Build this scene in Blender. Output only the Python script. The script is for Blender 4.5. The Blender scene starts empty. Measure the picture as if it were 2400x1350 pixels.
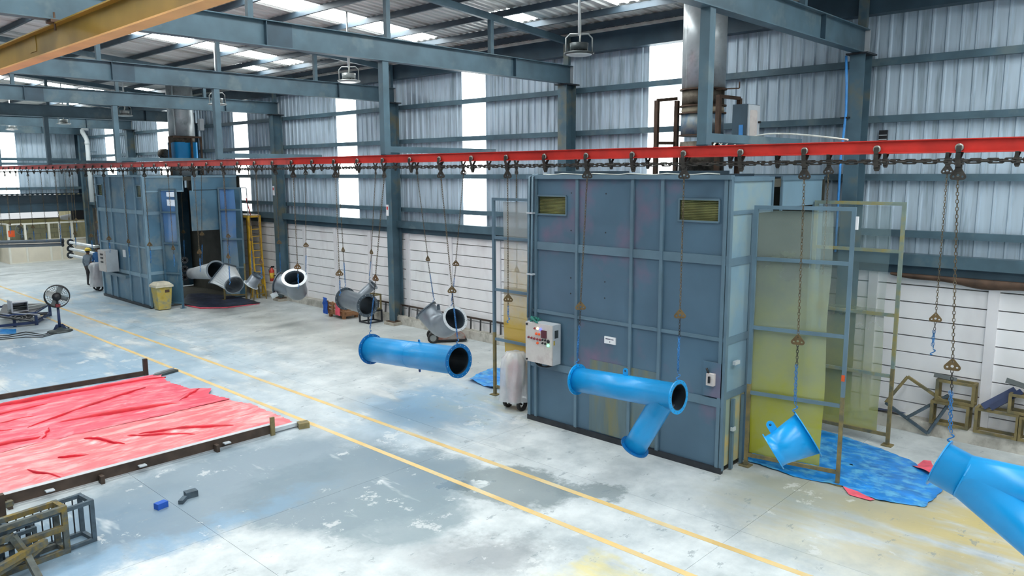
import bpy, math, random
import numpy as np
from mathutils import Vector, Matrix, noise as mnoise
random.seed(7)
S = bpy.context.scene
COL = S.collection
R_ = math.radians
# ---------------------------------------------------------------- camera (2400x1350 frame)
FPX, CAMH = 1798.7, 5.0
yaw, pit, rol = R_(46.606), R_(8.626), R_(-0.2525)
fw = Vector((math.sin(yaw)*math.cos(pit), math.cos(yaw)*math.cos(pit), -math.sin(pit)))
r0 = Vector((math.cos(yaw), -math.sin(yaw), 0)); u0 = r0.cross(fw)
RT = r0*math.cos(rol)+u0*math.sin(rol); UP = -r0*math.sin(rol)+u0*math.cos(rol)
CAM = Vector((0, 0, CAMH))
cd = bpy.data.cameras.new('camera'); cam = bpy.data.objects.new('camera', cd); COL.objects.link(cam)
cd.sensor_width = 36; cd.lens = 36*FPX/2400; cd.clip_end = 300
M = Matrix.Identity(4)
for i in range(3): M[i][0], M[i][1], M[i][2], M[i][3] = RT[i], UP[i], -fw[i], CAM[i]
cam.matrix_world = M
S.camera = cam
# ---------------------------------------------------------------- world, exposure
W = bpy.data.worlds.new('sky'); S.world = W; W.use_nodes = True
W.node_tree.nodes['Background'].inputs[0].default_value = (0.92, 0.97, 1.0, 1)
W.node_tree.nodes['Background'].inputs[1].default_value = .9
S.view_settings.view_transform = 'Standard'; S.view_settings.look = 'None'
S.view_settings.exposure = -0.17; S.view_settings.gamma = 1.0; S.view_settings.use_curve_mapping = False
S.cycles.use_denoising = True
S.cycles.max_bounces = 5; S.cycles.diffuse_bounces = 4; S.cycles.glossy_bounces = 3; S.cycles.transparent_max_bounces = 10
S.cycles.caustics_reflective = False; S.cycles.caustics_refractive = False
S.cycles.use_adaptive_sampling = True; S.cycles.adaptive_threshold = .06
S.cycles.sample_clamp_indirect = 6
SKYLIGHT, WALLLIGHT = 16.0, 4.0      # daylight coming through the translucent sheets

def ray(px, py): return RT*((px-1200)/FPX)+UP*((675-py)/FPX)+fw
def on(px, py, ax, val):
    d = ray(px, py); i = 'xyz'.index(ax); return CAM+d*((val-CAM[i])/d[i])
def fl(px, py, z=0.0): return on(px, py, 'z', z)
def ibp(px, py, a, b, c):      # the same at a pixel away from the centre
    f_ = ray(px, py).normalized(); r_ = f_.cross(UP).normalized(); return (r_*a+r_.cross(f_)*b-f_*c).normalized()
def ftop(P, n, r):      # highest point of a round flange
    n = Vector(n).normalized(); return Vector(P)+(Vector((0, 0, 1))-n*n.z).normalized()*r-Vector((0, 0, .012))
def ib(a, b, c): return (RT*a+UP*b-fw*c).normalized()      # a direction as seen: right, up, towards viewer
V = lambda *a: Vector(a)
Z = V(0, 0, 1)
# ---------------------------------------------------------------- materials
def lin(c):
    return tuple(((x/255)/12.92 if x/255 <= .04045 else ((x/255+.055)/1.055)**2.4) for x in c)+(1,)
def nodes(name):
    m = bpy.data.materials.new(name); m.use_nodes = True
    nt = m.node_tree; return m, nt, nt.nodes['Principled BSDF']
def N(nt, t, **kw):
    n = nt.nodes.new(t)
    for k, v in kw.items():
        if k.startswith('i_'):
            key = k[2:]; n.inputs[int(key) if key.isdigit() else key].default_value = v
        else: setattr(n, k, v)
    return n
MATS = {}
def mat(name, c, rough=.5, metal=0.0, var=.12, scale=3.0, c2=None, amt=.35, s2=1.2, stretch=(1, 1, 1), bump=0.0, spec=.5):
    m, nt, b = nodes(name); L = nt.links.new
    g = N(nt, 'ShaderNodeNewGeometry'); mp = N(nt, 'ShaderNodeMapping'); mp.inputs['Scale'].default_value = stretch
    L(g.outputs['Position'], mp.inputs['Vector'])
    n1 = N(nt, 'ShaderNodeTexNoise', i_Scale=scale, i_Detail=3.0); L(mp.outputs[0], n1.inputs['Vector'])
    lo = lin(tuple(x*(1-var) for x in c)); hi = lin(tuple(min(255, x*(1+var)) for x in c))
    mx = N(nt, 'ShaderNodeMix', data_type='RGBA'); mx.inputs[6].default_value = lo; mx.inputs[7].default_value = hi
    rp = N(nt, 'ShaderNodeMapRange', i_1=.3, i_2=.7); L(n1.outputs[0], rp.inputs[0]); L(rp.outputs[0], mx.inputs[0])
    out = mx.outputs[2]
    if c2:
        n2 = N(nt, 'ShaderNodeTexNoise', i_Scale=s2, i_Detail=4.0, i_Roughness=.65); L(mp.outputs[0], n2.inputs['Vector'])
        r2 = N(nt, 'ShaderNodeMapRange', i_1=.62-amt*.4, i_2=.75-amt*.3); L(n2.outputs[0], r2.inputs[0])
        m2 = N(nt, 'ShaderNodeMix', data_type='RGBA'); m2.inputs[7].default_value = lin(c2)
        L(r2.outputs[0], m2.inputs[0]); L(out, m2.inputs[6]); out = m2.outputs[2]
    L(out, b.inputs['Base Color'])
    b.inputs['Roughness'].default_value = rough; b.inputs['Metallic'].default_value = metal
    b.inputs['Specular IOR Level'].default_value = spec
    if bump:
        bp = N(nt, 'ShaderNodeBump', i_Strength=bump, i_Distance=.02); L(n1.outputs[0], bp.inputs['Height']); L(bp.outputs[0], b.inputs['Normal'])
    MATS[name] = m; return m
def emat(name, c, st):
    m, nt, b = nodes(name); b.inputs['Base Color'].default_value = lin(c)
    b.inputs['Emission Color'].default_value = lin(c); b.inputs['Emission Strength'].default_value = st
    MATS[name] = m; return m
mat('steel_blue', (74, 99, 112), .45, .1, .10, 2, (98, 116, 122), .15)
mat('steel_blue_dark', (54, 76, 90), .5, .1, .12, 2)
mat('column_steel', (76, 103, 117), .5, .1, .10, 2, (112, 112, 96), .28, 1.0)
mat('cladding', (186, 205, 220), .42, .25, .05, 1.5, (140, 158, 170), .3, 1.0, (1, 5, .35))
mat('roofing', (208, 210, 208), .40, .25, .08, 1.5, (168, 166, 160), .25, 1.0, (.3, 4, 1))
mat('purlin', (60, 76, 88), .5, .1, .1, 2)
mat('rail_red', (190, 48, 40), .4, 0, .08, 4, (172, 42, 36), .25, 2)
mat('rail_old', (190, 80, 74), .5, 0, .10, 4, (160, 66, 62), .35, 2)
mat('chain_dark', (62, 60, 57), .55, .6, .2, 9)
mat('chain_brown', (98, 88, 70), .6, .5, .2, 9)
mat('plate_brass', (106, 88, 60), .5, .5, .15, 9)
mat('chain_blue', (48, 116, 176), .5, .1, .15, 9)
mat('wheel_steel', (140, 142, 138), .4, .6, .1, 9)
mat('booth_blue', (80, 108, 128), .42, .05, .05, 1.0, (120, 104, 128), .16, .55)
mat('door_grey', (96, 116, 122), .5, .05, .06, 2, (120, 122, 96), .4, 1.5, (1, 3, .4))
mat('booth_frame', (96, 122, 138), .42, .1, .06, 2)
mat('booth_old', (80, 118, 142), .38, .15, .08, 1.2, (120, 138, 146), .3, .8)
mat('booth_trim', (122, 152, 170), .42, .1, .06, 2)
mat('booth_side', (122, 154, 172), .4, .05, .06, 1, (140, 160, 160), .3, .8)
mat('booth_side_sprayed', (150, 166, 150), .45, .05, .08, 1, (196, 168, 90), .5, 1.0)
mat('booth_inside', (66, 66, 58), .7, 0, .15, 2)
mat('louvre', (150, 152, 100), .5, 0, .15, 3)
mat('louvre_dark', (56, 58, 34), .6, 0, .15, 3)
mat('galvanised', (182, 190, 194), .36, .35, .08, 2, (150, 158, 162), .3, 2)
mat('stack_blue', (88, 120, 150), .5, .2, .15, 2.5, (150, 156, 150), .5, 2.5)
mat('stack_dirty', (112, 104, 92), .6, .3, .2, 3, (60, 54, 46), .5, 3)
mat('canvas', (150, 140, 122), .8, 0, .2, 5, bump=.4)
mat('rust', (84, 66, 54), .7, .2, .2, 4)
mat('blue_paint', (12, 146, 214), .30, 0, .04, 1.5)
mat('blue_dark', (10, 98, 160), .35, 0, .05, 2)
mat('pipe_inside', (78, 92, 104), .5, .2, .1, 3)
mat('primer_grey', (128, 137, 146), .36, .45, .06, 2)
mat('primer_light', (216, 222, 226), .35, .3, .04, 2)
mat('flange_dark', (84, 96, 106), .45, .5, .1, 5)
mat('white_wall', (238, 239, 242), .7, 0, .03, 1.0, (222, 221, 224), .3, .8, (1, 1, .4))
mat('white_post', (226, 226, 230), .7, 0, .04, 1)
mat('wall_joint', (128, 126, 122), .9)
mat('kerb', (196, 194, 186), .85, 0, .08, 2, (160, 157, 148), .35, 2.5)
mat('yellow_line', (216, 186, 124), .55, 0, .06, 1.2, (214, 198, 158), .4, 1.0)
mat('yellow_crane', (150, 120, 44), .5, .05, .08, 1.5)
mat('orange_crane', (226, 170, 104), .5, .05, .05, 1.5)
mat('office_frame', (232, 230, 218), .5, 0, .03)
mat('office_panel', (226, 218, 200), .6, 0, .04, 1)
mat('office_wall', (206, 196, 150), .8, 0, .08, 2)
mat('black', (30, 32, 36), .5, .1, .15, 6)
mat('dark_frame', (48, 52, 58), .5, .3, .15, 4)
mat('navy_frame', (40, 56, 92), .5, .2, .15, 4)
mat('brown_iron', (70, 58, 50), .6, .3, .2, 4)
mat('crusted', (82, 88, 86), .85, 0, .18, 8, (126, 108, 52), .36, 5, bump=.6)
mat('crusted_blue', (70, 86, 98), .8, 0, .15, 8, (70, 84, 92), .4, 5, bump=.5)
mat('ochre', (126, 114, 76), .7, 0, .12, 5, (96, 96, 78), .35, 4)
mat('sprayed_frame', (128, 146, 138), .6, 0, .1, 4, (152, 142, 84), .4, 2)
mat('ladder_yellow', (206, 166, 52), .5, 0, .12, 4, (170, 130, 60), .3, 3)
mat('bin_yellow', (196, 172, 76), .5, 0, .1, 4, (150, 150, 120), .45, 4)
mat('bin_lid', (214, 208, 188), .6, 0, .08, 4)
mat('cream', (206, 200, 196), .5, 0, .04, 3, (188, 178, 176), .3, 3)
mat('grey_light', (190, 198, 204), .5, .1, .05, 3)
mat('screen_glass', (90, 52, 60), .25)
mat('orange', (232, 92, 40), .6)
mat('red_ext', (192, 60, 44), .4, 0, .08, 5)
mat('maroon', (140, 54, 62), .6, 0, .12, 5)
mat('wood', (170, 124, 86), .7, 0, .2, 4, (120, 84, 60), .4, 4, (1, 6, 1))
mat('tyre', (44, 44, 44), .7)
mat('sweeper_grey', (156, 150, 144), .6, 0, .1, 5, (150, 104, 92), .5, 4)
mat('teal', (40, 120, 110), .8, 0, .2, 9)
mat('skin', (112, 78, 60), .6); mat('shirt', (118, 130, 142), .8, 0, .12, 6, bump=.2); mat('trousers', (62, 60, 62), .8, 0, .1, 6)
mat('helmet_yellow', (232, 200, 72), .4); mat('shoe', (50, 48, 50), .6); mat('overall_blue', (44, 96, 148), .8, 0, .1, 6); mat('cap_grey', (170, 176, 176), .7)
mat('paper', (232, 234, 238), .6, 0, .02); mat('ink', (70, 72, 90), .6); mat('sticker_red', (190, 60, 60), .6)
mat('pvc_white', (206, 214, 216), .4, 0, .03); mat('hose_blue', (70, 150, 224), .4)
mat('concrete_block', (170, 164, 152), .9, 0, .12, 5)
mat('lamp_grey', (150, 156, 156), .4, .4, .06, 4); mat('lamp_dark', (66, 74, 76), .5, .3); mat('lamp_lens', (206, 214, 214), .2)
mat('cable', (200, 204, 198), .6)
mat('tarp_red', (240, 98, 116), .24, 0, .05, 2.0, (250, 150, 158), .30, 1.0, (1, 4, 1), bump=.25)
mat('tarp_red2', (246, 128, 134), .22, 0, .05, 2.0, (252, 182, 180), .35, 1.0, (1, 4, 1), bump=.25)
mat('tarp_crease_shade', (206, 36, 56), .4, 0, .10, 3.0)
mat('tarp_blue', (16, 130, 214), .3, 0, .12, 3, (96, 180, 226), .38, 3.5, (1.6, 1, 1), bump=.3)
mat('tarp_dark', (58, 66, 88), .45, 0, .2, 3, (34, 40, 56), .4, 2.5, bump=.2)
mat('cloth_blue', (30, 84, 176), .7, 0, .12, 5); mat('cloth_pink', (232, 96, 116), .7, 0, .1, 5)
mat('silver_box', (170, 174, 184), .4, .3, .05, 4)
emat('skylight', (252, 255, 253), SKYLIGHT)
emat('wall_light', (250, 255, 253), WALLLIGHT)
emat('led_white', (255, 214, 150), 3.0); emat('led_blue', (70, 80, 255), 4.0); emat('led_green', (120, 255, 160), 3.0)
def clear_sheet(name, tint, spray, z0, z1, al0, al1, haze=(1.6, .5)):
    """translucent plastic sheet with overspray growing towards the bottom"""
    m, nt, b = nodes(name); L = nt.links.new
    g = N(nt, 'ShaderNodeNewGeometry'); sx = N(nt, 'ShaderNodeSeparateXYZ'); L(g.outputs['Position'], sx.inputs[0])
    n1 = N(nt, 'ShaderNodeTexNoise', i_Scale=haze[0], i_Detail=5.0, i_Roughness=.6); L(g.outputs['Position'], n1.inputs['Vector'])
    ad = N(nt, 'ShaderNodeMath', operation='MULTIPLY_ADD', i_1=2.4); L(n1.outputs[0], ad.inputs[0]); L(sx.outputs[2], ad.inputs[2])
    mr = N(nt, 'ShaderNodeMapRange', i_1=z1+1.2, i_2=z0+1.2); L(ad.outputs[0], mr.inputs[0])
    mx = N(nt, 'ShaderNodeMix', data_type='RGBA'); mx.inputs[6].default_value = lin(tint); mx.inputs[7].default_value = lin(spray)
    L(mr.outputs[0], mx.inputs[0]); L(mx.outputs[2], b.inputs['Base Color'])
    al = N(nt, 'ShaderNodeMapRange', i_3=al0, i_4=al1); L(mr.outputs[0], al.inputs[0]); L(al.outputs[0], b.inputs['Alpha'])
    b.inputs['Roughness'].default_value = .25
    MATS[name] = m
clear_sheet('poly_green', (170, 186, 178), (164, 168, 44), .6, 3.6, .42, .86)
clear_sheet('poly_clear', (150, 176, 180), (176, 176, 96), .2, 3.4, .30, .80)
clear_sheet('poly_orange', (186, 192, 190), (196, 160, 48), 1.4, 3.6, .55, .92)
clear_sheet('poly_blue', (92, 136, 190), (120, 142, 156), 1.6, 3.2, .88, .95, (3, .5))
clear_sheet('plastic_wrap', (214, 220, 224), (226, 226, 228), 0, 2, .55, .68, (6, .5))
clear_sheet('office_glass', (150, 160, 150), (150, 160, 150), 0, 2, .12, .12)
clear_sheet('shutter_glass', (90, 94, 60), (90, 94, 60), 0, 2, .10, .10)

def floor_material():
    m, nt, b = nodes('concrete'); L = nt.links.new
    g = N(nt, 'ShaderNodeNewGeometry')
    def nz(sc, det=6., ro=.6, st=(1, 1, 1)):
        mp = N(nt, 'ShaderNodeMapping'); mp.inputs['Scale'].default_value = st; L(g.outputs['Position'], mp.inputs[0])
        n = N(nt, 'ShaderNodeTexNoise', i_Scale=sc, i_Detail=det, i_Roughness=ro); L(mp.outputs[0], n.inputs['Vector']); return n
    def mr(o, a, b_, c=0., d=1.):
        r = N(nt, 'ShaderNodeMapRange', i_1=a, i_2=b_, i_3=c, i_4=d); L(o, r.inputs[0]); return r.outputs[0]
    def mix(f, a, b_, al=1.0):
        x = N(nt, 'ShaderNodeMix', data_type='RGBA')
        if al != 1.0:
            q = N(nt, 'ShaderNodeMath', operation='MULTIPLY', i_1=al); L(f, q.inputs[0]); f = q.outputs[0]
        L(f, x.inputs[0])
        for k, o in ((6, a), (7, b_)):
            if isinstance(o, tuple): x.inputs[k].default_value = lin(o)
            else: L(o, x.inputs[k])
        return x.outputs[2]
    mid = nz(1.1, 5., .68); fine = nz(6., 4., .7); streak = nz(1.0, 4., .65, (1.6, .45, 1))
    col = mix(mr(mid.outputs[0], .35, .65), (174, 184, 188), (214, 221, 223))
    dn = N(nt, 'ShaderNodeVectorMath', operation='MULTIPLY_ADD'); L(mid.outputs[1], dn.inputs[0])
    dn.inputs[1].default_value = (1.5, 1.5, 0); L(g.outputs['Position'], dn.inputs[2])
    d2 = N(nt, 'ShaderNodeVectorMath', operation='MULTIPLY_ADD'); L(fine.outputs[1], d2.inputs[0])
    d2.inputs[1].default_value = (.35, .35, 0); L(dn.outputs[0], d2.inputs[2])
    off = .75+.175
    def blob(cx, cy, rx, ry, rot, soft, c, al, brk=None):
        nonlocal col
        mp = N(nt, 'ShaderNodeMapping', vector_type='TEXTURE')
        mp.inputs['Location'].default_value = (cx+off, cy+off, 0); mp.inputs['Rotation'].default_value = (0, 0, R_(rot)); mp.inputs['Scale'].default_value = (rx, ry, 50)
        L(d2.outputs[0], mp.inputs[0])
        ln = N(nt, 'ShaderNodeVectorMath', operation='LENGTH'); L(mp.outputs[0], ln.inputs[0])
        f = mr(ln.outputs[1], 1+soft, 1-soft)
        if brk:
            q = N(nt, 'ShaderNodeMath', operation='MULTIPLY'); L(f, q.inputs[0]); L(mr(streak.outputs[0], brk, brk-.14), q.inputs[1]); f = q.outputs[0]
        col = mix(f, col, c, al)
    # overspray and coating patches, one partly painted shadow, each where it lies on the slab
    blob(6.3, 21.5, 2.6, 6.5, 0, .6, (118, 160, 190), .75, .66)
    blob(5.6, 24.5, 1.6, 2.0, 0, .6, (92, 122, 148), .55)
    blob(9.6, 27.0, 1.5, 7.5, 0, .7, (150, 182, 202), .6, .6)
    blob(9.9, 33.5, 1.8, 4.5, 0, .7, (140, 180, 206), .55, .62)
    blob(5.0, 11.6, 3.4, 1.5, 4, .25, (118, 138, 152), .9)
    blob(2.6, 11.3, 1.9, 1.1, 3, .35, (104, 130, 150), .85)
    blob(6.9, 9.9, 2.0, 1.55, -12, .12, (114, 134, 146), .88, .78)
    blob(6.6, 8.5, 1.0, .9, 0, .2, (128, 146, 154), .8)
    blob(8.55, 8.15, .75, 1.0, 10, .12, (116, 130, 134), .8)
    blob(9.2, 7.0, .35, .6, 30, .12, (122, 136, 140), .75)
    blob(9.9, 12.0, 1.3, 1.6, 0, .6, (120, 156, 180), .7, .66)  # blue-grey overspray below the straight pipe, partly the pipe's shadow painted in
    blob(11.0, 12.4, 1.4, 1.4, 0, .6, (124, 172, 206), .65, .64)
    blob(3.6, 10.2, 2.4, .28, 3, .5, (112, 156, 190), .6, .66)
    blob(6.6, 6.8, .5, .8, 40, .4, (120, 126, 132), .6)
    blob(11.6, 3.3, 1.5, 1.7, 0, .7, (206, 182, 90), .65, .60)
    blob(12.6, 2.0, 2.0, .9, 0, .7, (204, 182, 88), .65, .60)
    blob(12.5, 3.8, 1.5, 1.2, 0, .6, (140, 150, 146), .55)
    blob(11.2, 4.9, .9, 1.0, 0, .7, (132, 142, 142), .6)
    blob(7.4, 5.3, .5, .5, 0, .3, (222, 204, 84), .55, .5)
    blob(6.3, 5.9, .6, .3, 0, .3, (222, 208, 90), .5, .5)
    blob(11.3, 11.2, .8, 1.2, 0, .6, (196, 184, 130), .4, .55)
    blob(13.3, 20.0, 1.6, 7.0, 0, .6, (196, 196, 186), .5)
    chip = nz(1.7, 7., .74); chip2 = nz(.5, 1.)
    ck = N(nt, 'ShaderNodeMath', operation='MULTIPLY_ADD', i_1=.35); L(chip2.outputs[0], ck.inputs[0]); L(chip.outputs[0], ck.inputs[2])
    col = mix(mr(ck.outputs[0], .80, .835), col, (216, 220, 220), .6)
    ck2 = nz(2.3, 6., .72, (1, 1.7, 1)); col = mix(mr(ck2.outputs[0], .385, .36), col, (128, 142, 150), .6)
    col = mix(mr(fine.outputs[0], .68, .80), col, (226, 230, 230), .6)
    col = mix(mr(fine.outputs[0], .34, .24), col, (112, 122, 128), .5)
    col = mix(mr(streak.outputs[0], .62, .72), col, (222, 227, 228), .55)
    L(col, b.inputs['Base Color'])
    ro = mr(mid.outputs[0], .3, .7, .30, .52)
    # the wet puddle: smooth, clear water film on the grey patch
    mp = N(nt, 'ShaderNodeMapping', vector_type='TEXTURE'); mp.inputs['Location'].default_value = (8.05+off, 8.75+off, 0)
    mp.inputs['Rotation'].default_value = (0, 0, R_(-45)); mp.inputs['Scale'].default_value = (.42, .24, 50); L(d2.outputs[0], mp.inputs[0])
    ln = N(nt, 'ShaderNodeVectorMath', operation='LENGTH'); L(mp.outputs[0], ln.inputs[0]); wet = mr(ln.outputs[1], 1.08, .92)
    q = N(nt, 'ShaderNodeMix', data_type='FLOAT', i_3=.06); L(wet, q.inputs[0]); L(ro, q.inputs[2]); L(q.outputs[0], b.inputs['Roughness'])
    bp = N(nt, 'ShaderNodeBump', i_Strength=.12, i_Distance=.01); L(fine.outputs[0], bp.inputs['Height']); L(bp.outputs[0], b.inputs['Normal'])
    MATS['concrete'] = m
floor_material()
# ---------------------------------------------------------------- mesh helpers
ORG = {}
def frame(d, up=Z):
    d = Vector(d).normalized(); up = Vector(up)
    if abs(d.dot(up.normalized())) > .98: up = V(0, 1, 0) if abs(d.y) < .9 else V(1, 0, 0)
    s = d.cross(up).normalized(); return d, s, s.cross(d).normalized()
class MB:
    def __init__(self): self.v = []; self.f = []; self.sm = []; self.mi = []; self.m = 0
    def face(self, idx, sm=False): self.f.append(idx); self.sm.append(sm); self.mi.append(self.m)
    def hexa(self, P):
        b = len(self.v); self.v += [Vector(p) for p in P]
        for q in ((0, 3, 2, 1), (4, 5, 6, 7), (0, 1, 5, 4), (1, 2, 6, 5), (2, 3, 7, 6), (3, 0, 4, 7)): self.face([b+i for i in q])
        return self
    def box(self, x0, x1, y0, y1, z0, z1):
        return self.hexa([V(x0, y0, z0), V(x1, y0, z0), V(x1, y1, z0), V(x0, y1, z0), V(x0, y0, z1), V(x1, y0, z1), V(x1, y1, z1), V(x0, y1, z1)])
    def bar(self, p0, p1, w, h=None, up=Z):
        h = h or w; p0, p1 = Vector(p0), Vector(p1); d, s, u = frame(p1-p0, up); s = s*w/2; u = u*h/2
        return self.hexa([p0-s-u, p0+s-u, p1+s-u, p1-s-u, p0-s+u, p0+s+u, p1+s+u, p1-s+u])
    def lathe(self, o, ax, prof, n=16, sm=True, close=False, up=Z, sx=1.0):
        o = Vector(o); d, s, u = frame(ax, up); b = len(self.v); k = len(prof)
        for t, r in prof:
            for i in range(n):
                a = 2*math.pi*i/n; self.v.append(o+d*t+(s*math.cos(a)*sx+u*math.sin(a))*r)
        for j in range(k if close else k-1):
            j2 = (j+1) % k
            for i in range(n):
                i2 = (i+1) % n; self.face([b+j*n+i, b+j*n+i2, b+j2*n+i2, b+j2*n+i], sm)
        if not close:
            if prof[0][1] > 0: self.face([b+i for i in range(n)][::-1])
            if prof[-1][1] > 0: self.face([b+(k-1)*n+i for i in range(n)])
        return self
    def tube(self, p0, p1, r, r1=None, n=12, sm=True):
        p0, p1 = Vector(p0), Vector(p1); return self.lathe(p0, p1-p0, [(0, r), ((p1-p0).length, r if r1 is None else r1)], n, sm)
    def ring(self, o, ax, ri, ro, t, n=24):
        return self.lathe(o, ax, [(-t/2, ri), (-t/2, ro), (t/2, ro), (t/2, ri)], n, False, True)
    def sweep(self, pts, rad, n=8, cap=True, sm=True, loop=False):
        pts = [Vector(p) for p in pts]; k = len(pts); b = len(self.v); prev = None
        rad = rad if isinstance(rad, (list, tuple)) else [rad]*k
        for i, p in enumerate(pts):
            if loop: t = pts[(i+1) % k]-pts[i-1]
            else: t = pts[min(i+1, k-1)]-pts[max(i-1, 0)]
            d, s, u = frame(t, prev if prev is not None else Z)
            prev = u
            for j in range(n):
                a = 2*math.pi*j/n; self.v.append(p+(s*math.cos(a)+u*math.sin(a))*rad[i])
        for i in range(k if loop else k-1):
            i2 = (i+1) % k
            for j in range(n):
                j2 = (j+1) % n; self.face([b+i*n+j, b+i*n+j2, b+i2*n+j2, b+i2*n+j], sm)
        if cap and not loop: self.face([b+j for j in range(n)][::-1]); self.face([b+(k-1)*n+j for j in range(n)])
        return self
    def grid(self, P, sm=True):
        b = len(self.v); h, w = len(P), len(P[0])
        for row in P: self.v += [Vector(p) for p in row]
        for i in range(h-1):
            for j in range(w-1): self.face([b+i*w+j, b+i*w+j+1, b+(i+1)*w+j+1, b+(i+1)*w+j], sm)
        return self
    def prism(self, poly, o, s, u, d, t):
        """2-D outline in the plane (s,u) at o, thickness t along d"""
        o, s, u, d = Vector(o), Vector(s), Vector(u), Vector(d); b = len(self.v); n = len(poly)
        for k in (-t/2, t/2):
            for x, y in poly: self.v.append(o+s*x+u*y+d*k)
        self.face([b+i for i in range(n)][::-1]); self.face([b+n+i for i in range(n)])
        for i in range(n): j = (i+1) % n; self.face([b+i, b+j, b+n+j, b+n+i])
        return self
    def ball(self, o, r, n=10, sc=(1, 1, 1)):
        o = Vector(o); b = len(self.v); h = n//2
        for i in range(h+1):
            th = math.pi*i/h
            for j in range(n):
                a = 2*math.pi*j/n; self.v.append(o+V(r*sc[0]*math.sin(th)*math.cos(a), r*sc[1]*math.sin(th)*math.sin(a), r*sc[2]*math.cos(th)))
        for i in range(h):
            for j in range(n): j2 = (j+1) % n; self.face([b+i*n+j, b+(i+1)*n+j, b+(i+1)*n+j2, b+i*n+j2], True)
        return self
    def mesh(self, name, mt, o=V(0, 0, 0)):
        me = bpy.data.meshes.new(name); me.from_pydata([tuple(p-o) for p in self.v], [], self.f)
        me.polygons.foreach_set('use_smooth', self.sm); me.polygons.foreach_set('material_index', self.mi)
        for q in (mt if isinstance(mt, (list, tuple)) else [mt]): me.materials.append(MATS[q])
        me.update(); return me
    def build(self, name, mt, parent=None, kind=None, origin=None):
        o = ORG[parent.name] if parent else (Vector(origin) if origin is not None else self.base())
        ob = bpy.data.objects.new(name, self.mesh(name, mt, o)); COL.objects.link(ob)
        if parent: ob.parent = parent
        else: ob.location = o
        ORG[ob.name] = o
        if kind: ob['kind'] = kind
        return ob
    def base(self):
        a = np.array([tuple(p) for p in self.v]); lo, hi = a.min(0), a.max(0)
        return V((lo[0]+hi[0])/2, (lo[1]+hi[1])/2, lo[2])
def tag(o, label, cat, group=None):
    o['label'] = label; o['category'] = cat
    if group: o['group'] = group
    return o
def thing(name, label, cat, loc=(0, 0, 0), group=None):
    o = bpy.data.objects.new(name, None); COL.objects.link(o); o.location = loc; o.empty_display_size = .1
    ORG[o.name] = Vector(loc); return tag(o, label, cat, group)
def put(name, me, parent, loc, rot=None):
    """object on shared mesh data; loc is the world position"""
    o = bpy.data.objects.new(name, me); COL.objects.link(o)
    if parent: o.parent = parent; o.location = Vector(loc)-ORG[parent.name]
    else: o.location = loc
    if rot: o.rotation_euler = rot
    ORG[o.name] = Vector(loc); return o
def ibeam(mb, p0, p1, h, w, tf=.014, tw=.01):
    """I-section along p0-p1; p is the centre line"""
    p0, p1 = Vector(p0), Vector(p1); d, s, u = frame(p1-p0)
    for k in (-1, 1): mb.bar(p0+u*k*(h-tf)/2, p1+u*k*(h-tf)/2, w, tf, u)
    mb.bar(p0, p1, tw, h-2*tf, u); return mb
def struct(o): o['kind'] = 'structure'; return o
#BODY
# ================================================================ FLOOR
YA, YB, XA = -7.0, 49.5, -6.0
floor = struct(MB().box(XA, 18.5, YA, 56, -.2, -.03).build('floor', 'kerb', origin=(6, 20, 0)))
xs = [XA, -.5, 4.5, 9.55, 14.6, 16.1]; ys = [YA, -.6, 4.65, 9.93, 15.2, 20.5, 25.8, 31.1, 36.4, 41.7, 47.0, 56]
for i in range(len(xs)-1):
    for j in range(len(ys)-1):
        MB().box(xs[i]+.0025, xs[i+1]-.0025, ys[j]+.0025, ys[j+1]-.0025, -.03, 0).build('floor_slab', 'concrete', floor)
for x, nm in ((9.0, 'yellow painted floor line nearer the paint booths'), (8.02, 'yellow painted floor line nearer the red tarpaulins')):
    m = MB(); y = .8
    while y < 48.5: m.box(x-.052, x+.052, y, y+2.6, .0005, .0025); y += 2.6
    tag(m.build('painted_line', 'yellow_line'), nm, 'floor line')
# ================================================================ WALL RIGHT
wall = struct(MB().box(15.99, 16.12, YA, YB, 0, 3.3).build('wall_right', 'wall_joint', origin=(16, 20, 0)))
MB().box(15.62, 15.99, YA, YB, -.02, .25).build('kerb', 'kerb', wall)
PY0, PP = 3.06, 2.08
plank = MB().box(-.05, .05, -(PP-.17)/2, (PP-.17)/2, -.1535, .1535).mesh('plank', 'white_wall')
post = MB().box(-.075, .075, -.085, .085, 0, 2.95).mesh('wall_post', 'white_post')
for k in range(-2, 22):
    y = PY0+PP*k; put('wall_post', post, wall, (15.92, y, .25))
    if k == 21: continue
    for j in range(9):
        o = put('plank', plank, wall, (15.945+random.uniform(-.006, .006), y+PP/2, .33+.165+.33*j-.16))
MB().box(15.70, 15.95, YA, YB, 3.2, 3.42).build('sill_beam', 'steel_blue', wall)
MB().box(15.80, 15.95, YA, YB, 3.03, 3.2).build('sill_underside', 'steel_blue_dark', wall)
def ribs(w, pitch, d, a, b_):
    P = []; n = round(w/pitch)
    for i in range(n): P += [(i*pitch, 0), (i*pitch+pitch-a-2*b_, 0), (i*pitch+pitch-a-b_, -d), (i*pitch+pitch-b_, -d)]
    return P+[(w, 0)]
def wallsheet(w, z0, z1):
    P = ribs(w, .25, .032, .03, .022); return [[V(x, y, z) for y, x in P] for z in (z0, z1)]
sheet = MB().grid(wallsheet(1.0, 0, 4.7), False).mesh('cladding_sheet', 'cladding')
lightsheet = MB().grid(wallsheet(1.0, 0, 4.7), False).mesh('translucent_sheet', 'wall_light')
LY = [(9.6, 1), (16.15, 1), (22.5, 1.2), (30.1, 1.2), (37.6, 1.5), (44.8, 1.3), (2.4-.0, 0)]
y = YA
marks = sorted([(a, b) for a, b in LY if b])
cur = YA; seq = []
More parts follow.
